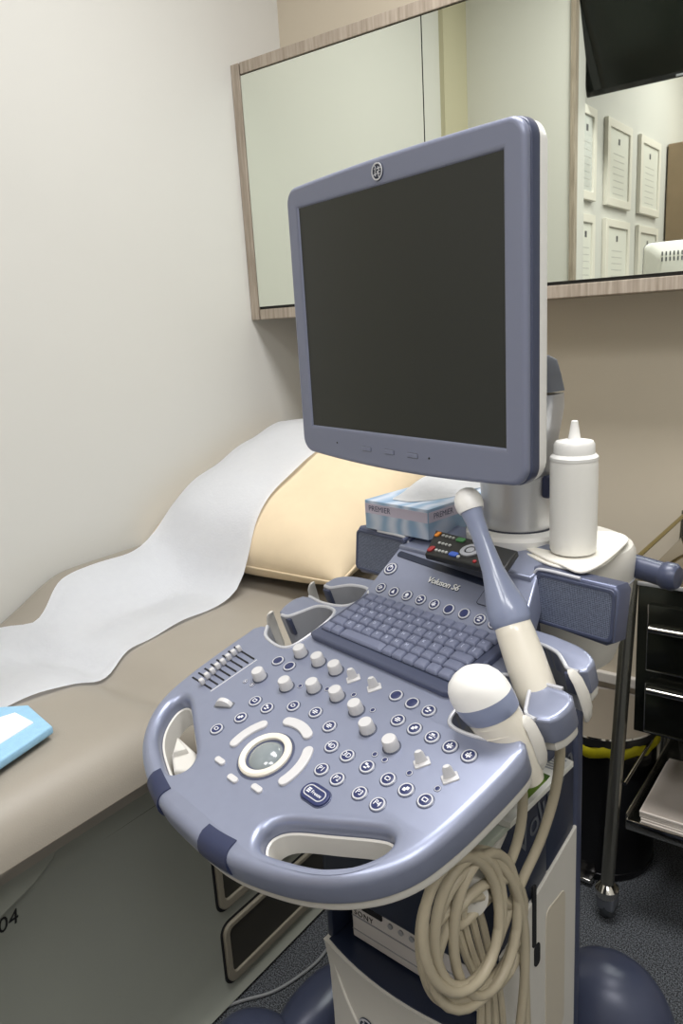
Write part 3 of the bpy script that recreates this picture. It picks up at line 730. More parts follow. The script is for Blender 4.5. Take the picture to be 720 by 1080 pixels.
# ---- rear housing with white top
bm = BM()
def se(cx, cy, a, b_, z, n=48, e=2.6):
    out = []
    for k in range(n):
        t = 2*PI*k/n; c_, s_ = math.cos(t), math.sin(t); out.append(Vector((cx+a*abs(c_)**(2/e)*(1 if c_ > 0 else -1), cy+b_*abs(s_)**(2/e)*(1 if s_ > 0 else -1), z)))
    return out
loft(bm, [se(0, .49, .10, .07, .845), se(0, .49, .140, .09, .862), se(0, .49, .152, .105, .90), se(0, .49, .160, .112, .96), se(0, .49, .164, .116, 1.0), se(0, .49, .164, .116, 1.024), se(0, .49, .160, .112, 1.033), se(0, .49, .152, .105, 1.037)])
ob('rear_housing', bm, cream, M)
bm = BM(); tube(bm, se(0, .49, .1632, .1155, .985)+[], .0012, 6, closed=True); ob('housing_seam', bm, greyp, M)
# ---- neck column and body (the body is turned a little against the swivelling console)
FB = frame((0, .203, 0), math.radians(8), 0); FBI = FB.inverted()
def lb(p_): return FBI @ p_
BC = FBI @ MC
def bray(q): return FBI.to_3x3() @ mray(q)
def bu(q, u): d = bray(q); return BC + d*((u-BC.x)/d.x)
def bv(q, v): d = bray(q); return BC + d*((v-BC.y)/d.y)
def bz(q, z): d = bray(q); return BC + d*((z-H)/d.z)
bm = BM()
def rb(cx, cy, w, d, z, r=.03): return [Vector((x, y, z)) for x, y in rrect(cx, cy, w, d, r)]
loft(bm, [rb(0, .40, .24, .12, .60), rb(0, .395, .23, .13, .80), rb(0, .40, .20, .14, .90), rb(0, .42, .2, .12, .96)]); ob('neck_column', bm, slate, M)
bx = .160; BD = .222
bm = BM(); box(bm, (-.157, .125, .12), (bx, BD, .742), .01); box(bm, (-.153, .012, .12), (bx-.002, .14, .392), .004)
box(bm, (-.157, .0, .50), (bx, .14, .742), .012)
box(bm, (-.159, .004, .36), (-.146, .15, .60), .004)
ob('body', bm, navyd, M, mtx=FB)
bm = BM(); box(bm, (-.13, .13, .70), (bx-.004, BD+.012, .925), .018, 3); box(bm, (bx-.035, BD-.006, .10), (bx+.002, BD+.022, .90), .008, 3); ob('rear_column', bm, slate, M, mtx=FB)
SR = Matrix(((0, 0, 1, bx-.002), (1, 0, 0, 0), (0, 1, 0, 0), (0, 0, 0, 1)))
pA = bu((599, 880), bx); pB = bu((558, 951), bx); pC2 = bu((500, 1060), bx)
side = [(BD-.004, pA.z+.004), (BD-.004, .13), (.0, .13), (.0, pC2.z+(0-pC2.y)*(pB.z-pC2.z)/(pB.y-pC2.y)), (pB.y, pB.z)]
bm = BM(); addmesh(bm, slab([side], 0, .006, .002), SR); sp_ = ob('side_panel', bm, cream, M, mtx=FB)
bm = BM(); addmesh(bm, slab([rrect(.150, .42, .060, .24, .012)], 0, .002, .0008), Matrix.Translation((.0052, 0, 0)) @ SR); ob('side_recess', bm, creamd, sp_)
bm = BM()
c1, c2 = bu((560, 965), bx), bu((563, 1005), bx)
addmesh(bm, slab([rrect(c1.y, c1.z, .010, .10, .004), rrect(c2.y, c2.z, .016, .036, .007)], 0, .003, .0008), Matrix.Translation((.0048, 0, 0)) @ SR); ob('vent_slots', bm, hole, sp_)
q = bu((556, 872), bx); q0 = bu((545, 900), bx); an_ = math.atan2(bu((575, 845), bx).z-bu((545, 900), bx).z, bu((575, 845), bx).y-bu((545, 900), bx).y)
bm = BM(); addmesh(bm, textmesh('Voluson', .052, .0004, .1, 'LEFT'), Matrix(((0, 0, 1, bx+.001), (1, 0, 0, q0.y), (0, 1, 0, q0.z), (0, 0, 0, 1))) @ Matrix.Rotation(an_, 4, 'Z')); ob('side_lettering', bm, greyd, M, smooth=False, mtx=FB)
# front cream cover, bowed
zc_ = bv((343.5, 990.6), -.006).z
bm = BM(); rings = []
def fy(x): return .0-.022*(1-(x/.157)**2)
for z, dy, hw in ((.08, -.004, .150), (.14, .0, .155), (.25, .004, .157), (zc_-.06, .002, .157), (zc_-.012, -.004, .158), (zc_, -.007, .158)):
    r = []
    for k in range(13): t = -1+2*k/12; r.append(Vector((t*hw, fy(t*.157)+dy, z)))
    r += [Vector((hw, .02, z)), Vector((-hw, .02, z))]
    rings.append(r)
loft(bm, rings); fc = ob('front_cover', bm, cream, M, mtx=FB)
me = slab([[(t*.150, fy(t*.157)-.002) for t in [-1+2*k/12 for k in range(13)]]+[(.150, .13), (-.150, .13)]], zc_-.004, zc_+.0015, .001); ob('bay_floor', me, navyd, M, mtx=FB)
bm = BM(); tube(bm, cr([Vector((x, fy(x)+.0022, zc_-.402+z)) for x, z in ((-.150, .392), (-.125, .33), (-.08, .28), (-.02, .262), (.06, .262), (.11, .275))], 6), .0028, 8); ob('embossed_curve', bm, cream, fc)
q = bv((403, 1046), -.02); bm = BM(); addmesh(bm, slab([rrect(0, 0, .052, .013, .006), rrect(0, 0, .049, .010, .005)], 0, .0016, .0004), Matrix.Translation((q.x, fy(q.x)+.000, q.z)) @ Matrix.Rotation(PI/2, 4, 'X')); 
for k in (-1, 0, 1): lathe(bm, [(.0014, .0), (.0014, .0025)], 10, Matrix.Translation((q.x+k*.012, fy(q.x)+.0, q.z)) @ Matrix.Rotation(PI/2, 4, 'X'), mi=1)
ob('indicator_window', bm, [greyp, black], fc)
def roundel(r):
    bm = BM()
    lathe(bm, [(r, 0), (r, .0014), (r*.9, .0018)], 36, mi=1)
    lathe(bm, [(r*.96, .001), (r*.96, .0024), (r*.80, .0024), (r*.80, .001)], 36, mi=0, cap=False)
    lathe(bm, [(r*.80, .0012), (r*.80, .0017), (.0001, .0017)], 30, mi=1, cap=False)
    for k in range(4):
        a = PI/4+k*PI/2; cx, cy = math.cos(a)*r*.66, math.sin(a)*r*.66
        pts = [Vector((cx+math.cos(a+2.2+t)*r*.2, cy+math.sin(a+2.2+t)*r*.2, .002)) for t in [k2*.45 for k2 in range(9)]]
        tube(bm, pts, r*.06, 6, mi=0)
    addmesh(bm, textmesh('GE', r*.95, .0004, .35, 'CENTER', .8), Matrix.Translation((0, -r*.02, .0020)), 0)
    return bm
q = bv((386, 1085), -.02); ob('maker_roundel', roundel(.016), [silverline, navyd], fc, mtx=Matrix.Translation((q.x, fy(q.x)+.001, q.z)) @ Matrix.Rotation(PI/2, 4, 'X'), smooth=True)
# ---- wheelbase
bm = BM()
loft(bm, [rb(0, .34, .40, .40, .05, .08), rb(0, .34, .42, .42, .09, .09), rb(0, .34, .38, .38, .14, .08), rb(0, .33, .30, .24, .17, .06)]); ob('wheelbase', bm, slate, M)
def lobe(q, z, sx, sy, name='caster_hood', rot=0):
    p_ = mz(q, z); bm = BM(); rings = []
    for k in range(9):
        t = k/8; zz = .05+(z+.03-.05)*math.sin(t*PI/2); sc = math.cos(t*PI/2)**.75 if t < 1 else .02
        rings.append([Vector((p_.x+sx*sc*math.cos(a)*math.cos(rot)-sy*sc*math.sin(a)*math.sin(rot), p_.y+sx*sc*math.cos(a)*math.sin(rot)+sy*sc*math.sin(a)*math.cos(rot), zz)) for a in [2*PI*j/36 for j in range(36)]])
    loft(bm, rings); h_ = ob(name, bm, slate, M)
    for dx in (-.022, .022):
        bm = BM(); lathe(bm, [(.03, -.009), (.045, -.008), (.05, 0), (.045, .008), (.03, .009)], 28, Matrix.Translation((p_.x+dx, p_.y, .051)) @ Matrix.Rotation(PI/2, 4, 'Y')); ob('caster_wheel', bm, greyd, h_)
    return h_, p_
hd, pw = lobe((640, 1030), .225, .128, .105, rot=.35)
bm = BM(); pc = [mz(q_, .19) for q_ in ((648, 985), (651, 1003), (662, 1018), (671, 1032), (674, 1040))]
lobe((272, 1092), .12, .10, .07, rot=.5)
hl2, _ = lobe((336, 1058), .12, .07, .15, rot=.25)
bm = BM(); box(bm, (-.06, .42, .08), (.12, .66, .16), .03, 4); ob('rear_foot', bm, slate, M)

# ---- rear handle
bm = BM(); a = mz((650, 601), 1.0); b = mz((710, 606), .985); 
y_ = .555; tube(bm, cr([(.10, y_, 1.0), (.15, y_, .998), (.185, y_, .995), (.197, y_, .994)], 4), .0170, 20)
lathe(bm, [(.0165, -.008), (.0195, -.003), (.0195, .010), (.015, .016), (.001, .018)], 24, Matrix.Translation((.196, y_, .994)) @ Matrix.Rotation(PI/2, 4, 'Y'))
ob('rear_handle', bm, slate, M)
# ---- monitor
def XY(q): return onf(q, FMON)
def moutline(k=1.0):
    out = []
    for x, y in rrect(.0005, -.0055, .434, .370, .021, 10): out.append((x, y))
    res = []
    n = len(out)
    for i in range(n):
        a, b = out[i], out[(i+1) % n]; res.append(a); L = math.dist(a, b)
        if L > .05:
            for q_ in range(1, 12): t = q_/12; res.append((a[0]+(b[0]-a[0])*t, a[1]+(b[1]-a[1])*t))
    f = []
    for x, y in res:
        g_ = 1-(x/.217)**2
        if y > .15: y += .004*g_
        if y < -.165: y -= .009*g_
        f.append((x*k, y*k))
    return f
mo_ = moutline()
SW, SH = .376, .301
mon = ob('monitor', slab([mo_, [(-SW/2, -SH/2), (SW/2, -SH/2), (SW/2, SH/2), (-SW/2, SH/2)]], -.009, .004, .0060, 5), mat('monitor_bezel_lavender', (122, 127, 148), .4, .2), M, mtx=FMON)
ob('side_band', slab([moutline(1.004)], -.020, -.0050, .003, 3), slate, mon)
ob('screen', slab([[(-SW/2-.001, -SH/2-.001), (SW/2+.001, -SH/2-.001), (SW/2+.001, SH/2+.001), (-SW/2-.001, SH/2+.001)]], -.006, .0008, 0), screenm, mon, smooth=False)
bm = BM(); rings = []
for z, s in ((-.018, 1.000), (-.030, .994), (-.036, .980), (-.040, .94), (-.050, .82), (-.0555, .76)):
    rings.append([Vector((x*s, y*s, z)) for x, y in mo_])
loft(bm, rings); bs = ob('back_shell', bm, white, mon)
bm = BM()
for r_i in range(2):
    for k in range(30): box(bm, (-.165+k*.0113, .138-r_i*.017, -.0565), (-.165+k*.0113+.004, .150-r_i*.017, -.052), mi=0)
ob('vent_slots', bm, greyd, bs, smooth=False)
bm = BM(); addmesh(bm, slab([rrect(0, -.06, .17, .14, .012), rrect(0, -.06, .167, .137, .011)], -.0558, -.0545)); ob('back_cover_seam', bm, greyp, bs)
bm = BM(); addmesh(bm, slab([rrect(.0, -.175, .40, .002, .0009)], -.02, .0042)); 
c = XY((401, 181)); ob('maker_roundel', roundel(.0105), [silverline, navyd], mon, loc=(c[0], c[1], .0035))
bm.free()
for q_ in ((389, 473), (413, 476.3), (437.5, 480)):
    c = XY(q_); bm = BM(); addmesh(bm, slab([rrect(c[0], c[1], .019, .0055, .001)], .003, .0055, .0007)); addmesh(bm, slab([rrect(c[0], c[1], .0202, .0067, .0015)], .0035, .0043), mi=1); ob('menu_button', bm, [mon.data.materials[0], greyd], mon)
for q_ in ((358, 466.5), (455, 483)):
    c = XY(q_); bm = BM(); lathe(bm, [(.0013, .003), (.0013, .0046), (.0001, .0048)], 12, Matrix.Translation((c[0], c[1], 0))); ob('indicator_lamp', bm, black, mon)
# ---- arm
bm = BM(); CY = .462
lathe(bm, [(.074, 1.034), (.076, 1.040), (.076, 1.052), (.072, 1.057), (.056, 1.059)], 48, Matrix.Translation((.014, CY, 0))); ob('arm_collar', bm, white, M)
bm = BM(); lathe(bm, [(.052, 1.058), (.052, 1.062), (.0535, 1.11), (.055, 1.135), (.050, 1.139)], 48, Matrix.Translation((.014, CY, 0))); ob('arm_drum', bm, silver, M)
bm = BM(); lathe(bm, [(.0545, 1.056), (.0545, 1.0605), (.05, 1.061)], 48, Matrix.Translation((.014, CY, 0))); ob('drum_gasket', bm, navyd, M)
bm = BM(); rings = []
def hwp(q_, v): p_ = mv(q_, v); return p_.z, p_.x-.006
for (z, hw), y0, y1 in ((hwp((572, 512), .46), .43, .49), (hwp((577, 490), .45), .425, .48), (hwp((583, 460), .44), .415, .465), (hwp((588.5, 430), .43), .405, .455), (hwp((588, 416), .42), .40, .445)):
    rings.append([Vector((.006+x, y, z)) for x, y in rrect(0, (y0+y1)/2, 2*hw, y1-y0, .015)])
loft(bm, rings); ob('arm_yoke', bm, silver, M)
bm = BM(); rings = []
for (z, hw), y0, y1 in ((hwp((587.5, 413), .42), .40, .445), (hwp((584.5, 395), .415), .392, .438), (hwp((581.5, 380), .405), .385, .425), (hwp((578, 375), .40), .385, .41)):
    rings.append([Vector((.006+x, y, z)) for x, y in rrect(0, (y0+y1)/2, 2*hw, y1-y0, .012)])
loft(bm, rings); ob('arm_cap', bm, greyd, M)
bm = BM(); box(bm, (-.05, .34, 1.26), (.05, .41, 1.35), .01); ob('screen_mount', bm, greyd, M)
bm = BM(); q = mv((578, 510), .455); box(bm, (q.x-.006, .445, 1.108), (q.x+.007, .472, 1.140), .005, 3); ob('release_catch', bm, navy, M)

# ------------------------------------------------------------------ THINGS ON THE MACHINE
def WMat(x, y, z, rz=0): return WM @ Matrix.Translation((x, y, z)) @ Matrix.Rotation(rz, 4, 'Z')
# tissue box
tx = -.205; ty = .357
tbx = empty('tissue_box', WMat(tx, ty, 1.0405, .06), 'blue and white tissue carton with one tissue pulled up, left of the monitor stand', 'tissue box')
L_, D_, HH = .130, .225, .047
bm = BM(); box(bm, (0, 0, 0), (L_, D_, HH), .0015); ob('carton', bm, cartonm, tbx)
bm = BM(); box(bm, (.001, -.0004, .026), (L_-.001, .001, .042)); box(bm, (L_-.001, .002, .026), (L_+.0004, D_-.002, .042)); ob('pink_band', bm, mat('band_pink_grey', (196, 188, 204), .5), tbx, smooth=False)
bm = BM(); addmesh(bm, textmesh('PREMIER', .0125, .0001), Matrix.Translation((.032, -.0006, .034)) @ Matrix.Rotation(PI/2, 4, 'X')); addmesh(bm, textmesh('PREMIER', .0125, .0001), Matrix.Translation((L_+.0006, .036, .034)) @ Matrix.Rotation(PI/2, 4, 'Z') @ Matrix.Rotation(PI/2, 4, 'X')); ob('lettering', bm, mat('print_dark_grey', (84, 88, 110), .6), tbx, smooth=False)
bm = BM(); N1, N2 = 22, 12; gr = []
for i in range(N1+1):
    r = []; t = i/N1
    for j in range(N2+1):
        s = j/N2*2-1
        wid = .016+.030*math.sin(PI*t)**.7
        x = .058+.012*math.sin(3*t)+s*wid; y = -.0+.02+t*.19
        z = HH+.0015+.030*math.sin(PI*t)**.8*(1-abs(s)**1.6)+.004*math.sin(9*t+3*s)*math.sin(PI*t)
        r.append(bm.verts.new((x, y, max(z, HH+.001))))
    gr.append(r)
for a, b in zip(gr, gr[1:]):
    for j in range(N2): bm.faces.new((a[j], a[j+1], b[j+1], b[j]))
bmesh.ops.solidify(bm, geom=bm.faces[:], thickness=.0008); ob('tissue', bm, mat('tissue_white', (238, 238, 238), .9, 0, 0, 40, .3, 100), tbx)
# remote control
A_, B2 = Vector(mz((455, 572), 1.05)[:2]), Vector(mz((538, 596), 1.05)[:2])
ra = math.atan2((B2-A_).y, (B2-A_).x)
FR = frame((A_.x-.004, A_.y-.004, 1.049), ra*.2-.02, .30)
rc_ = empty('remote_control', WM @ FR, 'black remote control lying in the tray above the keyboard panel', 'remote control')
p0 = onf((460, 561), FR); p1 = onf((448.5, 586), FR); p2 = onf((531, 606), FR); p3 = onf((546, 583), FR)
me = slab([[p1, p2, p3, p0]], -.007, .004, .003, 3); ob('case', me, black, rc_)
def rl(a, b):  # along, across
    u0 = Vector(p1).lerp(Vector(p2), a); u1 = Vector(p0).lerp(Vector(p3), a); return u0.lerp(u1, b)
cols_ = {'o': (214, 130, 30), 'r': (150, 40, 44), 'g': (60, 120, 70), 'b': (50, 84, 170), 'w': (170, 172, 170)}
def rbtn(a, b, w, h, k):
    c_ = rl(a, b); bm = BM(); addmesh(bm, slab([rrect(c_.x, c_.y, w, h, min(w, h)*.3, 4, math.atan2(p2[1]-p1[1], p2[0]-p1[0]))], .003, .0062, .0008)); ob('remote_button', bm, mat('remote_'+k, cols_[k], .5), rc_)
rbtn(.06, .82, .007, .011, 'o'); rbtn(.06, .2, .008, .012, 'r'); rbtn(.36, .82, .014, .009, 'g'); rbtn(.36, .2, .014, .009, 'b')
for i in range(4):
    for j, b in enumerate((.82, .5, .2)): rbtn(.13+.045*i, b, .0042, .0042, 'w')
c_ = rl(.53, .5); bm = BM(); lathe(bm, [(.0145, .0035), (.0145, .0062), (.0085, .0066), (.0085, .0035)], 24, Matrix.Translation((c_.x, c_.y, 0)), cap=False); lathe(bm, [(.006, .0035), (.006, .0062), (.0001, .0066)], 16, Matrix.Translation((c_.x, c_.y, 0)), cap=False); ob('direction_ring', bm, greyp, rc_)
rbtn(.43, .15, .0045, .0045, 'w'); rbtn(.66, .8, .005, .005, 'w'); rbtn(.64, .12, .005, .005, 'r')
# napkin
def clothslab(qs, z0, z1): pts = [mz(q_, z1) for q_ in qs]; return slab([[(p_.x, p_.y) for p_ in cr([(p_.x, p_.y, 0) for p_ in pts], 4, True)]], z0, z1, min((z1-z0)*.45, .002), 3)
napm = mat('folded_napkin', (234, 230, 220), .85, 0, .02, 40, .25, 200)
nk = empty('folded_napkin', WMat(.12, .45, 1.038), 'cream folded paper napkin under the white squeeze bottle', 'napkin')
OFF = Matrix.Translation((-.12, -.45, -1.038))
for nme, qs, z0, z1 in (('lower_layer', ((549, 577), (580, 566), (640, 566), (655, 573), (652, 582), (630, 598), (600, 599), (572, 592)), 1.0375, 1.041), ('upper_layer', ((548, 571), (585, 563), (640, 560), (662, 566), (655, 577), (634, 594), (612, 602), (590, 594), (570, 586)), 1.0405, 1.045)):
    bm = BM(); addmesh(bm, clothslab(qs, z0, z1), OFF); ob(nme, bm, napm, nk)
# squeeze bottle
q = mz((604, 582), 1.0455)
sb = empty('squeeze_bottle', WMat(q.x, q.y, 1.0455), 'white plastic squeeze bottle with pointed nozzle standing on the napkin', 'bottle')
bm = BM(); lathe(bm, [(.024, 0), (.0285, .002), (.0302, .006), (.0305, .02), (.0305, .118), (.0300, .124), (.0285, .128)], 48); ob('bottle_body', bm, mat('translucent_white_plastic', (236, 235, 230), .35, 0, 0, 40, 0, 200, 0, .5, .3), sb)
bm = BM(); n = 72; rings = []
for r, z in ((.0305, .126), (.0305, .130), (.0275, .1335), (.0262, .134), (.0260, .146), (.0235, .150), (.011, .1525)):
    rings.append([Vector((math.cos(2*PI*k/n)*r*(1-.02*(k % 2) if .133 < z < .147 else 1), math.sin(2*PI*k/n)*r*(1-.02*(k % 2) if .133 < z < .147 else 1), z)) for k in range(n)])
loft(bm, rings); ob('cap', bm, white, sb)
bm = BM(); lathe(bm, [(.0095, .151), (.0075, .155), (.0042, .176), (.0032, .1765)], 24); ob('nozzle', bm, white, sb)

# ---- probes
def oriented(a, b):
    z = (b-a).normalized(); x = Vector((1, 0, 0)); x = (x-z*x.dot(z)).normalized(); y = z.cross(x)
    return Matrix(((x.x, y.x, z.x, a.x), (x.y, y.y, z.y, a.y), (x.z, y.z, z.z, a.z), (0, 0, 0, 1)))
pa = mv((565, 728), .238); pt = mv((490.5, 520), .265); 
T = oriented(pa, pt); Lp = (pt-pa).length
e1 = empty('endocavity_probe', WM @ T, 'slim blue and cream ultrasound probe with white rounded tip standing in the rear right cup', 'ultrasound probe')
def tt(f): return Lp*f
bm = BM(); lathe(bm, [(.014, -.035), (.020, -.02), (.0235, .0), (.0235, tt(.15)), (.0222, tt(.28)), (.021, tt(.325)), (.020, tt(.33))], 40); ob('handle', bm, probecream, e1)
bm = BM(); lathe(bm, [(.020, tt(.312)), (.0225, tt(.32)), (.0247, tt(.345)), (.0247, tt(.395)), (.0215, tt(.45)), (.0165, tt(.53)), (.0132, tt(.60)), (.0115, tt(.70)), (.0112, tt(.78)), (.0120, tt(.85)), (.0138, tt(.905)), (.0145, tt(.915))], 40, sx=1.0, sy=.95); ob('shaft', bm, probeblue, e1)
bm = BM(); lathe(bm, [(.0152, tt(.905)), (.0168, tt(.925)), (.0172, tt(.955)), (.0155, tt(.985)), (.011, tt(1.01)), (.005, tt(1.022)), (.0002, tt(1.025))], 36); ob('lens_tip', bm, probewhite, e1)
pa2 = mv((541, 788), .17); pt2 = mv((492, 709), .14)
T2 = oriented(pa2, pt2); L2 = (pt2-pa2).length
# long axis of the head: from lower left (478,742) to upper right (542,705)
ax = (mv((543, 712), .15)-mv((478, 748), .15)).normalized(); z_ = (pt2-pa2).normalized(); x_ = (ax-z_*ax.dot(z_)).normalized(); y_2 = z_.cross(x_)
T2 = Matrix(((x_.x, y_2.x, z_.x, pa2.x), (x_.y, y_2.y, z_.y, pa2.y), (x_.z, y_2.z, z_.z, pa2.z), (0, 0, 0, 1)))
e2 = empty('convex_probe', WM @ T2, 'chunky convex ultrasound probe with white dome and blue band in the front right cup', 'ultrasound probe')
def ell(z, a, b, off=0): return [Vector((off+a*math.cos(2*PI*k/40), b*math.sin(2*PI*k/40), z)) for k in range(40)]
bm = BM(); loft(bm, [ell(-.045, .012, .012), ell(-.03, .018, .016), ell(0, .028, .021), ell(L2*.25, .031, .023), ell(L2*.40, .0325, .024), ell(L2*.5, .032, .024)]); ob('grip', bm, probecream, e2)
for k in range(3):
    bm = BM(); zz = L2*(.12+.12*k); tube(bm, [Vector((.0285*math.cos(a)*(1+.01*k), -.0222*math.sin(a)*(1+.02*k), zz+.004*math.sin(a))) for a in [math.radians(30+10*j) for j in range(8)]], .0014, 6); ob('grip_ridge', bm, probecream, e2)
bm = BM(); loft(bm, [ell(L2*.44, .031, .023), ell(L2*.47, .0345, .0255), ell(L2*.58, .0365, .027), ell(L2*.68, .0368, .0272)]); ob('blue_band', bm, probeblue, e2)
bm = BM(); loft(bm, [ell(L2*.68, .0368, .0272), ell(L2*.77, .0362, .0268), ell(L2*.86, .0335, .025), ell(L2*.94, .028, .0215), ell(L2*1.0, .019, .015), ell(L2*1.04, .009, .008), ell(L2*1.055, .001, .001)]); ob('lens_dome', bm, probewhite, e2)

# ---- probe cables (each belongs to its probe)
TI = T.inverted(); T2I = T2.inverted()
HOOK = mu((494, 945), .175)
def pathpts(seq):
    return [mu((a, b), c) for a, b, c in seq]
cabA = [pa-(pt-pa).normalized()*.03, mu((582, 752), .225), mu((589, 775), .235), mu((590, 800), .232), mu((584, 840), .218), mu((570, 885), .205), mu((552, 925), .198), mu((535, 965), .195), mu((520, 1005), .195), mu((505, 1040), .19)]
cabB = [pa2-(pt2-pa2).normalized()*.04, mu((541, 800), .215), mu((548, 815), .215), mu((551, 850), .206), mu((546, 885), .20), mu((535, 915), .198), mu((520, 940), .196), mu((500, 962), .194), mu((485, 975), .192), mu((474, 972), .192), mu((470, 950), .192)]
def ellipse(cx, cy, a, b, rot, u, t0, t1, n=26):
    out = []
    for k in range(n+1):
        t = math.radians(t0+(t1-t0)*k/n); x = a*math.cos(t); y = b*math.sin(t)
        out.append(mu((cx+x*math.cos(rot)-y*math.sin(rot), cy+x*math.sin(rot)+y*math.cos(rot)), u+.004*math.sin(2*t)))
    return out
CR = .0061
bm = BM(); tube(bm, [TI @ p_ for p_ in cr(cabA+[mu((487, 1062), .185), mu((458, 1050), .185), mu((444, 1010), .185), mu((447, 960), .185), mu((470, 915), .19), mu((505, 897), .195), mu((530, 910), .2), mu((545, 950), .2), mu((552, 1010), .2), mu((555, 1085), .2)], 7)], CR, 10)
for (cx, cy, a, b, rot, u) in ((500, 985, 42, 82, .28, .205), (494, 972, 34, 70, .18, .212), (506, 990, 36, 70, .5, .20)):
    tube(bm, [TI @ p_ for p_ in ellipse(cx, cy, a, b, rot, u, 0, 360)][:-1], CR, 10, closed=True)
ob('cable', bm, cable, e1)
bm = BM(); tube(bm, [T2I @ p_ for p_ in cr(cabB+[mu((476, 925), .195), mu((492, 905), .2), mu((515, 903), .204), mu((540, 930), .206), mu((552, 975), .206), mu((553, 1030), .204), mu((548, 1085), .2)], 7)], CR, 10)
for (cx, cy, a, b, rot, u) in ((486, 975, 40, 72, .1, .216), (512, 975, 33, 76, .12, .208), (498, 1000, 46, 60, .6, .196)):
    tube(bm, [T2I @ p_ for p_ in ellipse(cx, cy, a, b, rot, u, 0, 360)][:-1], CR, 10, closed=True)
for k, dx in enumerate((0, 9, 18, -8)):
    tube(bm, [T2I @ p_ for p_ in cr([mu((494, 948), .185), mu((488+dx, 965), .19), mu((498+dx, 1005), .19), mu((512+dx*.8, 1045), .188), mu((514+dx, 1100), .186)], 6)], CR*.8, 8)
ob('cable', bm, cable, e2)
bm = BM(); hk = mu((494, 945), .19); h0 = FB @ Vector((bx-.01, .03, hk.z+.004)); tube(bm, [h0, (hk.x+.004, hk.y-.002, hk.z)], .008, 12)
lathe(bm, [(.004, -.004), (.020, -.004), (.023, 0), (.022, .004), (.004, .006)], 28, Matrix.Translation((hk.x, hk.y, hk.z)) @ Matrix.Rotation(-.7, 4, 'Z') @ Matrix.Rotation(PI/2, 4, 'Y'), sx=1.25)
ob('cable_hook', bm, cream, M)

# ---- printer
pq = bv((372, 987), .022); pq2 = bv((372, 950), .022)
pr_ = empty('thermal_printer', WM @ FB @ Matrix.Translation((pq.x+.116, .022+.080, zc_+.0018)), 'cream printer with a small display sitting in the bay under the console', 'printer')
bm = BM(); box(bm, (-.116, -.080, .004), (.115, .10, .086), .004, 3); ob('case', bm, mat('printer_case', (200, 196, 196), .45), pr_)
bm = BM(); box(bm, (-.114, -.0815, .046), (.113, -.079, .0475)); box(bm, (-.114, -.0812, .020), (.113, -.0795, .0212)); ob('front_seams', bm, greyp, pr_, smooth=False)
bm = BM(); box(bm, (-.092, -.0825, .066), (-.052, -.079, .077), .001); ob('display', bm, hole, pr_)
bm = BM(); addmesh(bm, textmesh('SONY', .0135, .0003, 0, 'CENTER', 1.15), Matrix.Translation((-.090, -.0805, .054)) @ Matrix.Rotation(PI/2, 4, 'X')); ob('lettering', bm, black, pr_, smooth=False)
for k in range(3):
    bm = BM(); lathe(bm, [(.0045, 0), (.0045, .003), (.001, .0035)], 16, Matrix.Translation((-.036+k*.020, -.0795, .066)) @ Matrix.Rotation(PI/2, 4, 'X')); ob('printer_button', bm, greyp, pr_)
bm = BM(); box(bm, (.018, -.083, .030), (.044, -.079, .042), .001); ob('power_switch', bm, greyd, pr_)
for sx_ in (-1, 1): bm = BM(); box(bm, (sx_*.09-.01, -.07, 0), (sx_*.09+.01, .09, .0045), .001); ob('foot', bm, black, pr_)

# ---- papers on the shelf
SZ = .7425
pk = empty('paper_packs', WMat(.08, .33, SZ), 'green and white printed paper packs on the shelf below the right cups', 'paper pack')
OFF = Matrix.Translation((-.08, -.33, -SZ))
def shelf(qs, z0, z1, bev=.0008): pts = [mz(q_, z1) for q_ in qs]; bm = BM(); addmesh(bm, slab([[(p_.x, p_.y) for p_ in pts]], z0, z1, bev, 2), OFF); return bm
packw = mat('pack_white', (216, 216, 210), .45)
ob('bottom_pack', shelf([(462, 892), (513, 892), (560, 845), (540, 815), (500, 845)], SZ+.0005, SZ+.010), mat('pack_grey_green', (186, 194, 182), .35), pk)
ob('top_pack', shelf([(520, 862), (538, 868), (604.5, 803), (575, 787), (540, 795), (505, 830)], SZ+.0105, SZ+.019), packw, pk)
ob('green_label', shelf([(534, 836), (556, 843), (577, 822), (554, 811)], SZ+.0185, SZ+.0196, .0002), mat('label_green', (96, 122, 44), .4), pk)
ob('green_stripe', shelf([(556, 808), (580, 818), (576, 823), (552, 813)], SZ+.0185, SZ+.0199, .0002), mat('label_dark_green', (62, 90, 34), .4), pk)
for k in range(6):
    t0, t1 = k/6, k/6
    ob('print_line', shelf([(560+k*4.5, 803-k*1.5+0), (585+k*2.5, 811-k*1.8), (584.4+k*2.5, 812.2-k*1.8), (559.4+k*4.5, 804.2-k*1.5)], SZ+.0188, SZ+.0193, .0001), MATS['mid_grey_plastic'], pk)
ob('green_corner', shelf([(484, 858), (505, 864), (513, 856), (494, 848)], SZ+.0095, SZ+.0104, .0002), mat('label_pale_green', (120, 150, 104), .4), pk)
c = mz((535, 846), SZ+.019); bm = BM(); addmesh(bm, textmesh('L', .018), OFF @ Matrix.Translation((c.x, c.y, SZ+.0198)) @ Matrix.Rotation(PI/2+.3, 4, 'Z')); ob('lettering', bm, black, pk, smooth=False)

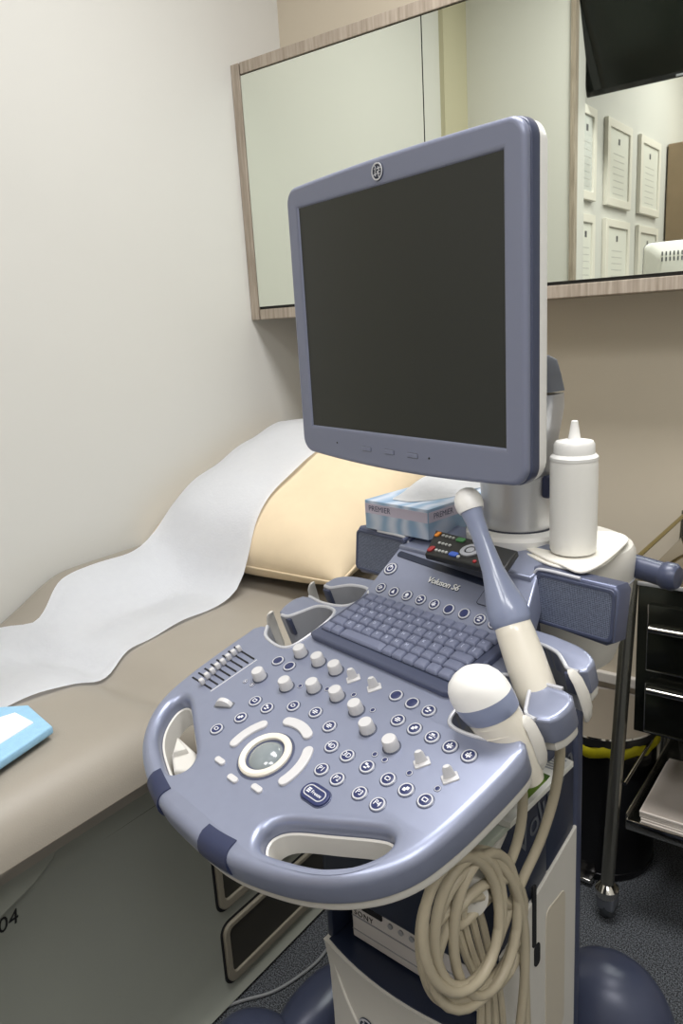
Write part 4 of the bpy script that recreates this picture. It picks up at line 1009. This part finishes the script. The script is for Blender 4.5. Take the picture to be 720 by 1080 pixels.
# ------------------------------------------------------------------ BIN
bc = Vector((-.548, 1.735)); br = .128; bh = .388
bn = empty('pedal_bin', Matrix.Translation((bc.x, bc.y, 0)), 'dark round pedal bin with flat lid and yellow bag edge by the wall', 'bin')
bm = BM(); lathe(bm, [(br*.97, .0), (br, .01), (br, .02), (br*.985, .022), (br*.985, bh-.035)], 56); ob('bin_body', bm, mat('dark_bin_steel', (46, 46, 48), .22, .8), bn)
bm = BM(); n = 80; rings = []
for z, k0 in ((bh-.052, 1.0), (bh-.045, 1.035), (bh-.03, 1.03), (bh-.024, 1.0)):
    rings.append([Vector((math.cos(2*PI*k/n)*br*(k0+.014*math.sin(k*1.7)), math.sin(2*PI*k/n)*br*(k0+.014*math.sin(k*1.7)), z+.004*math.sin(k*.9))) for k in range(n)])
loft(bm, rings, cap=False); bmesh.ops.solidify(bm, geom=bm.faces[:], thickness=.001); ob('yellow_bag_edge', bm, yellow, bn)
bm = BM(); lathe(bm, [(br*1.01, bh-.024), (br*1.01, bh-.004)], 56, mi=1, cap=False); lathe(bm, [(br*1.01, bh-.004), (br*1.0, bh)], 56, mi=2, cap=False); lathe(bm, [(br*1.0, bh), (br*.96, bh+.001), (br*.5, bh+.005), (.0001, bh+.007)], 56, mi=0, cap=False)
ob('lid', bm, [mat('lid_top_satin', (150, 142, 130), .4, .6), black, chrome], bn)
bm = BM(); box(bm, (-.03, -br-.03, .012), (.03, -br+.01, .022), .003); ob('pedal', bm, chrome, bn)

# ------------------------------------------------------------------ TROLLEY
TX0, TX1, TY0, TY1 = -.425, .10, 1.50, 1.93
tl = empty('steel_trolley', Matrix.Translation(((TX0+TX1)/2, (TY0+TY1)/2, 0)), 'dark polished steel trolley with drawers and lower tray at the right', 'trolley')
TO = Matrix.Translation((-(TX0+TX1)/2, -(TY0+TY1)/2, 0))
ztop = ony((690, 617), TY0).z; zdr = ony((668, 770), TY0).z
def tbox(name, a, b, m, bev=.002, par=None): bm = BM(); box(bm, a, b, bev, mtx=TO); return ob(name, bm, m, par or tl)
zt_ = ony((655, 862), TY0).z
for x, y in ((TX0, TY0), (TX1, TY0), (TX0, TY1), (TX1, TY1)):
    lean = -.032 if x == TX0 else .032
    bm = BM(); tube(bm, [TO @ Vector((x+lean, y, .08)), TO @ Vector((x, y, ztop+.008 if y == TY0 else .870))], .0145 if y == TY0 else .008, 20); ps = ob('post', bm, steel, tl)
    bm = BM(); lathe(bm, [(.013, .0), (.022, .002), (.026, .012), (.026, .022), (.018, .032), (.0135, .036)], 28, TO @ Matrix.Translation((x+lean, y, .066))); ob('collar', bm, chrome, tl)
    cm = Matrix.Translation((x+lean, y, .0)); 
    bm = BM(); box(bm, (-.02, -.016, .035), (.02, .03, .07), .006, 3, mtx=TO @ cm); ca_ = ob('caster_fork', bm, greyd, tl)
    bm = BM(); lathe(bm, [(.02, -.012), (.034, -.011), (.037, 0), (.034, .011), (.02, .012)], 28, TO @ cm @ Matrix.Translation((.0, .02, .038)) @ Matrix.Rotation(PI/2, 4, 'Y')); ob('caster_wheel', bm, mat('caster_rubber', (60, 64, 68), .6), ca_)
darkm = mat('dark_mirror_steel', (56, 58, 52), .16, .85)
tbox('cabinet', (TX0+.014, TY0, zdr), (TX1-.01, TY1, ztop), darkm)
tbox('top_sheet', (TX0+.012, TY0, ztop-.002), (TX1, TY1, ztop+.003), mat('polished_top', (176, 170, 158), .07, 1), .001)
tbox('top_edge', (TX0+.012, TY0-.004, ztop-.004), (TX1, TY0+.001, ztop+.004), silver, .001)
bm = BM(); tube(bm, [TO @ Vector((TX0+.002, TY0, .866)), TO @ Vector((TX0+.002, TY1, .864))], .0048, 12); ob('side_rail', bm, mat('brassy_steel', (150, 134, 78), .25, .8), tl)
bm = BM(); tube(bm, [TO @ Vector((TX0, TY1, .866)), TO @ Vector((TX1, TY1, .866))], .0048, 12); ob('back_rail', bm, steel, tl)
d1t = ony((690, 636), TY0).z; d1b = ony((690, 706), TY0).z; d2t = ony((690, 716), TY0).z
xa = ony((684, 660), TY0).x
for (za, zb2) in ((d1b, d1t), (zdr+.01, d2t-.006)):
    dr = tbox('drawer', (xa, TY0-.012, za), (TX1-.03, TY0+.01, zb2), darkm, .003)
    tbox('drawer_edge', (xa, TY0-.0135, za), (TX1-.03, TY0-.0115, za+.0025), chrome, .0005, dr)
    tbox('drawer_side_edge', (xa, TY0-.0135, za), (xa+.002, TY0-.0115, zb2), chrome, .0005, dr)
    lipz = za+(zb2-za)*.66 if za > zdr+.02 else zb2-.012
    bm = BM(); tube(bm, [TO @ Vector((xa+.006, TY0-.022, lipz)), TO @ Vector((TX1-.04, TY0-.022, lipz))], .007, 12); ob('pull_handle', bm, chrome, dr)
    tbox('handle_plate', (xa+.004, TY0-.022, lipz-.001), (TX1-.04, TY0-.011, lipz+.005), steel, .001, dr)
# lower tray
tbox('tray', (TX0+.006, TY0, zt_-.022), (TX1, TY1, zt_-.016), darkm)
tbox('tray_lip', (TX0+.006, TY0-.004, zt_-.022), (TX1, TY0, zt_+.002), chrome, .001)
tbox('tray_side_lip', (TX0+.004, TY0, zt_-.022), (TX0+.008, TY1, zt_+.014), steel, .001)
bm = BM(); tube(bm, [TO @ Vector((TX0, TY0, ony((656, 826), TY0).z)), TO @ Vector((TX0, TY1, ony((656, 826), TY0).z))], .004, 10); ob('guard_rail', bm, chrome, tl)
sp = empty('paper_stack', Matrix.Translation((TX0+.03, TY0+.02, zt_-.016)), 'stack of white paper sheets lying in the lower tray of the trolley', 'paper stack')
for k in range(6):
    bm = BM(); j1, j2 = random.uniform(-.003, .003), random.uniform(-.003, .003)
    box(bm, (0+j1, .0+j2, k*.0058), (.30+j1, .225+j2, k*.0058+.0052), .0012); ob('ream', bm, whitepap, sp)
bm = BM(); me_pts = [(0, 0), (.3, 0), (.3, .235), (0, .235)]; 
gr = []
for i in range(13):
    r = []
    for j in range(9):
        x, y = .3*i/12, .235*j/8; r.append(bm.verts.new((x, y, .036+.012*ss((x-.0)/.12)*ss((y-.08)/.12)+.002*math.sin(20*x)*math.sin(15*y))))
    gr.append(r)
for a, b in zip(gr, gr[1:]):
    for j in range(8): bm.faces.new((a[j], a[j+1], b[j+1], b[j]))
bmesh.ops.solidify(bm, geom=bm.faces[:], thickness=.0012); ob('top_sheet', bm, whitepap, sp)

# floor cable
bm = BM(); pts = [onz(q_, .005) for q_ in ((170, 1100), (240, 1061), (290, 1045), (330, 1018), (350, 995), (372, 975))]
o0 = pts[2]; tube(bm, [p_-o0 for p_ in cr([tuple(p_) for p_ in pts], 8)], .0035, 8); tag(ob('floor_cable', bm, mat('grey_cable', (120, 122, 124), .5), loc=o0), 'thin grey cable lying on the carpet between bed and machine', 'cable')

# ------------------------------------------------------------------ LIGHTS
def area(name, loc, size, power, col=(1, .96, .90), rot=(0, 0, 0), shape='SQUARE', sy=None):
    l = bpy.data.lights.new(name, 'AREA'); l.energy = power; l.size = size; l.color = col; l.shape = shape
    if sy: l.size_y = sy
    o = bpy.data.objects.new(name, l); C.objects.link(o); o.location = loc; o.rotation_euler = rot; return o
area('ceiling_panel_lamp', (-.42, 1.0, 2.77), .9, 27, (1, .992, .985), shape='RECTANGLE', sy=.5)
area('ceiling_panel_lamp', (.6, -.5, 2.77), 1.1, 22, (1, .992, .985), shape='RECTANGLE', sy=.6)
area('ceiling_panel_lamp', (-.5, -.9, 2.77), .6, 12, (1, .992, .985), shape='RECTANGLE', sy=.6)
wd = bpy.data.worlds.new('World'); bpy.context.scene.world = wd; wd.use_nodes = True
wd.node_tree.nodes['Background'].inputs[0].default_value = (.5, .5, .5, 1); wd.node_tree.nodes['Background'].inputs[1].default_value = .3

# ------------------------------------------------------------------ CAMERA
cd = bpy.data.cameras.new('camera'); co = bpy.data.objects.new('camera', cd); C.objects.link(co)
cd.sensor_fit = 'VERTICAL'; cd.sensor_height = 36; cd.lens = F/1080*36; cd.clip_start = .02
mw = Matrix((( BR.x, BU.x, -BW.x, CAM.x), (BR.y, BU.y, -BW.y, CAM.y), (BR.z, BU.z, -BW.z, CAM.z), (0, 0, 0, 1)))
co.matrix_world = mw
bpy.context.scene.camera = co
vs = bpy.context.scene.view_settings; vs.view_transform = 'Standard'; vs.look = 'None'; vs.gamma = 1; vs.exposure = 0.5; vs.use_curve_mapping = False
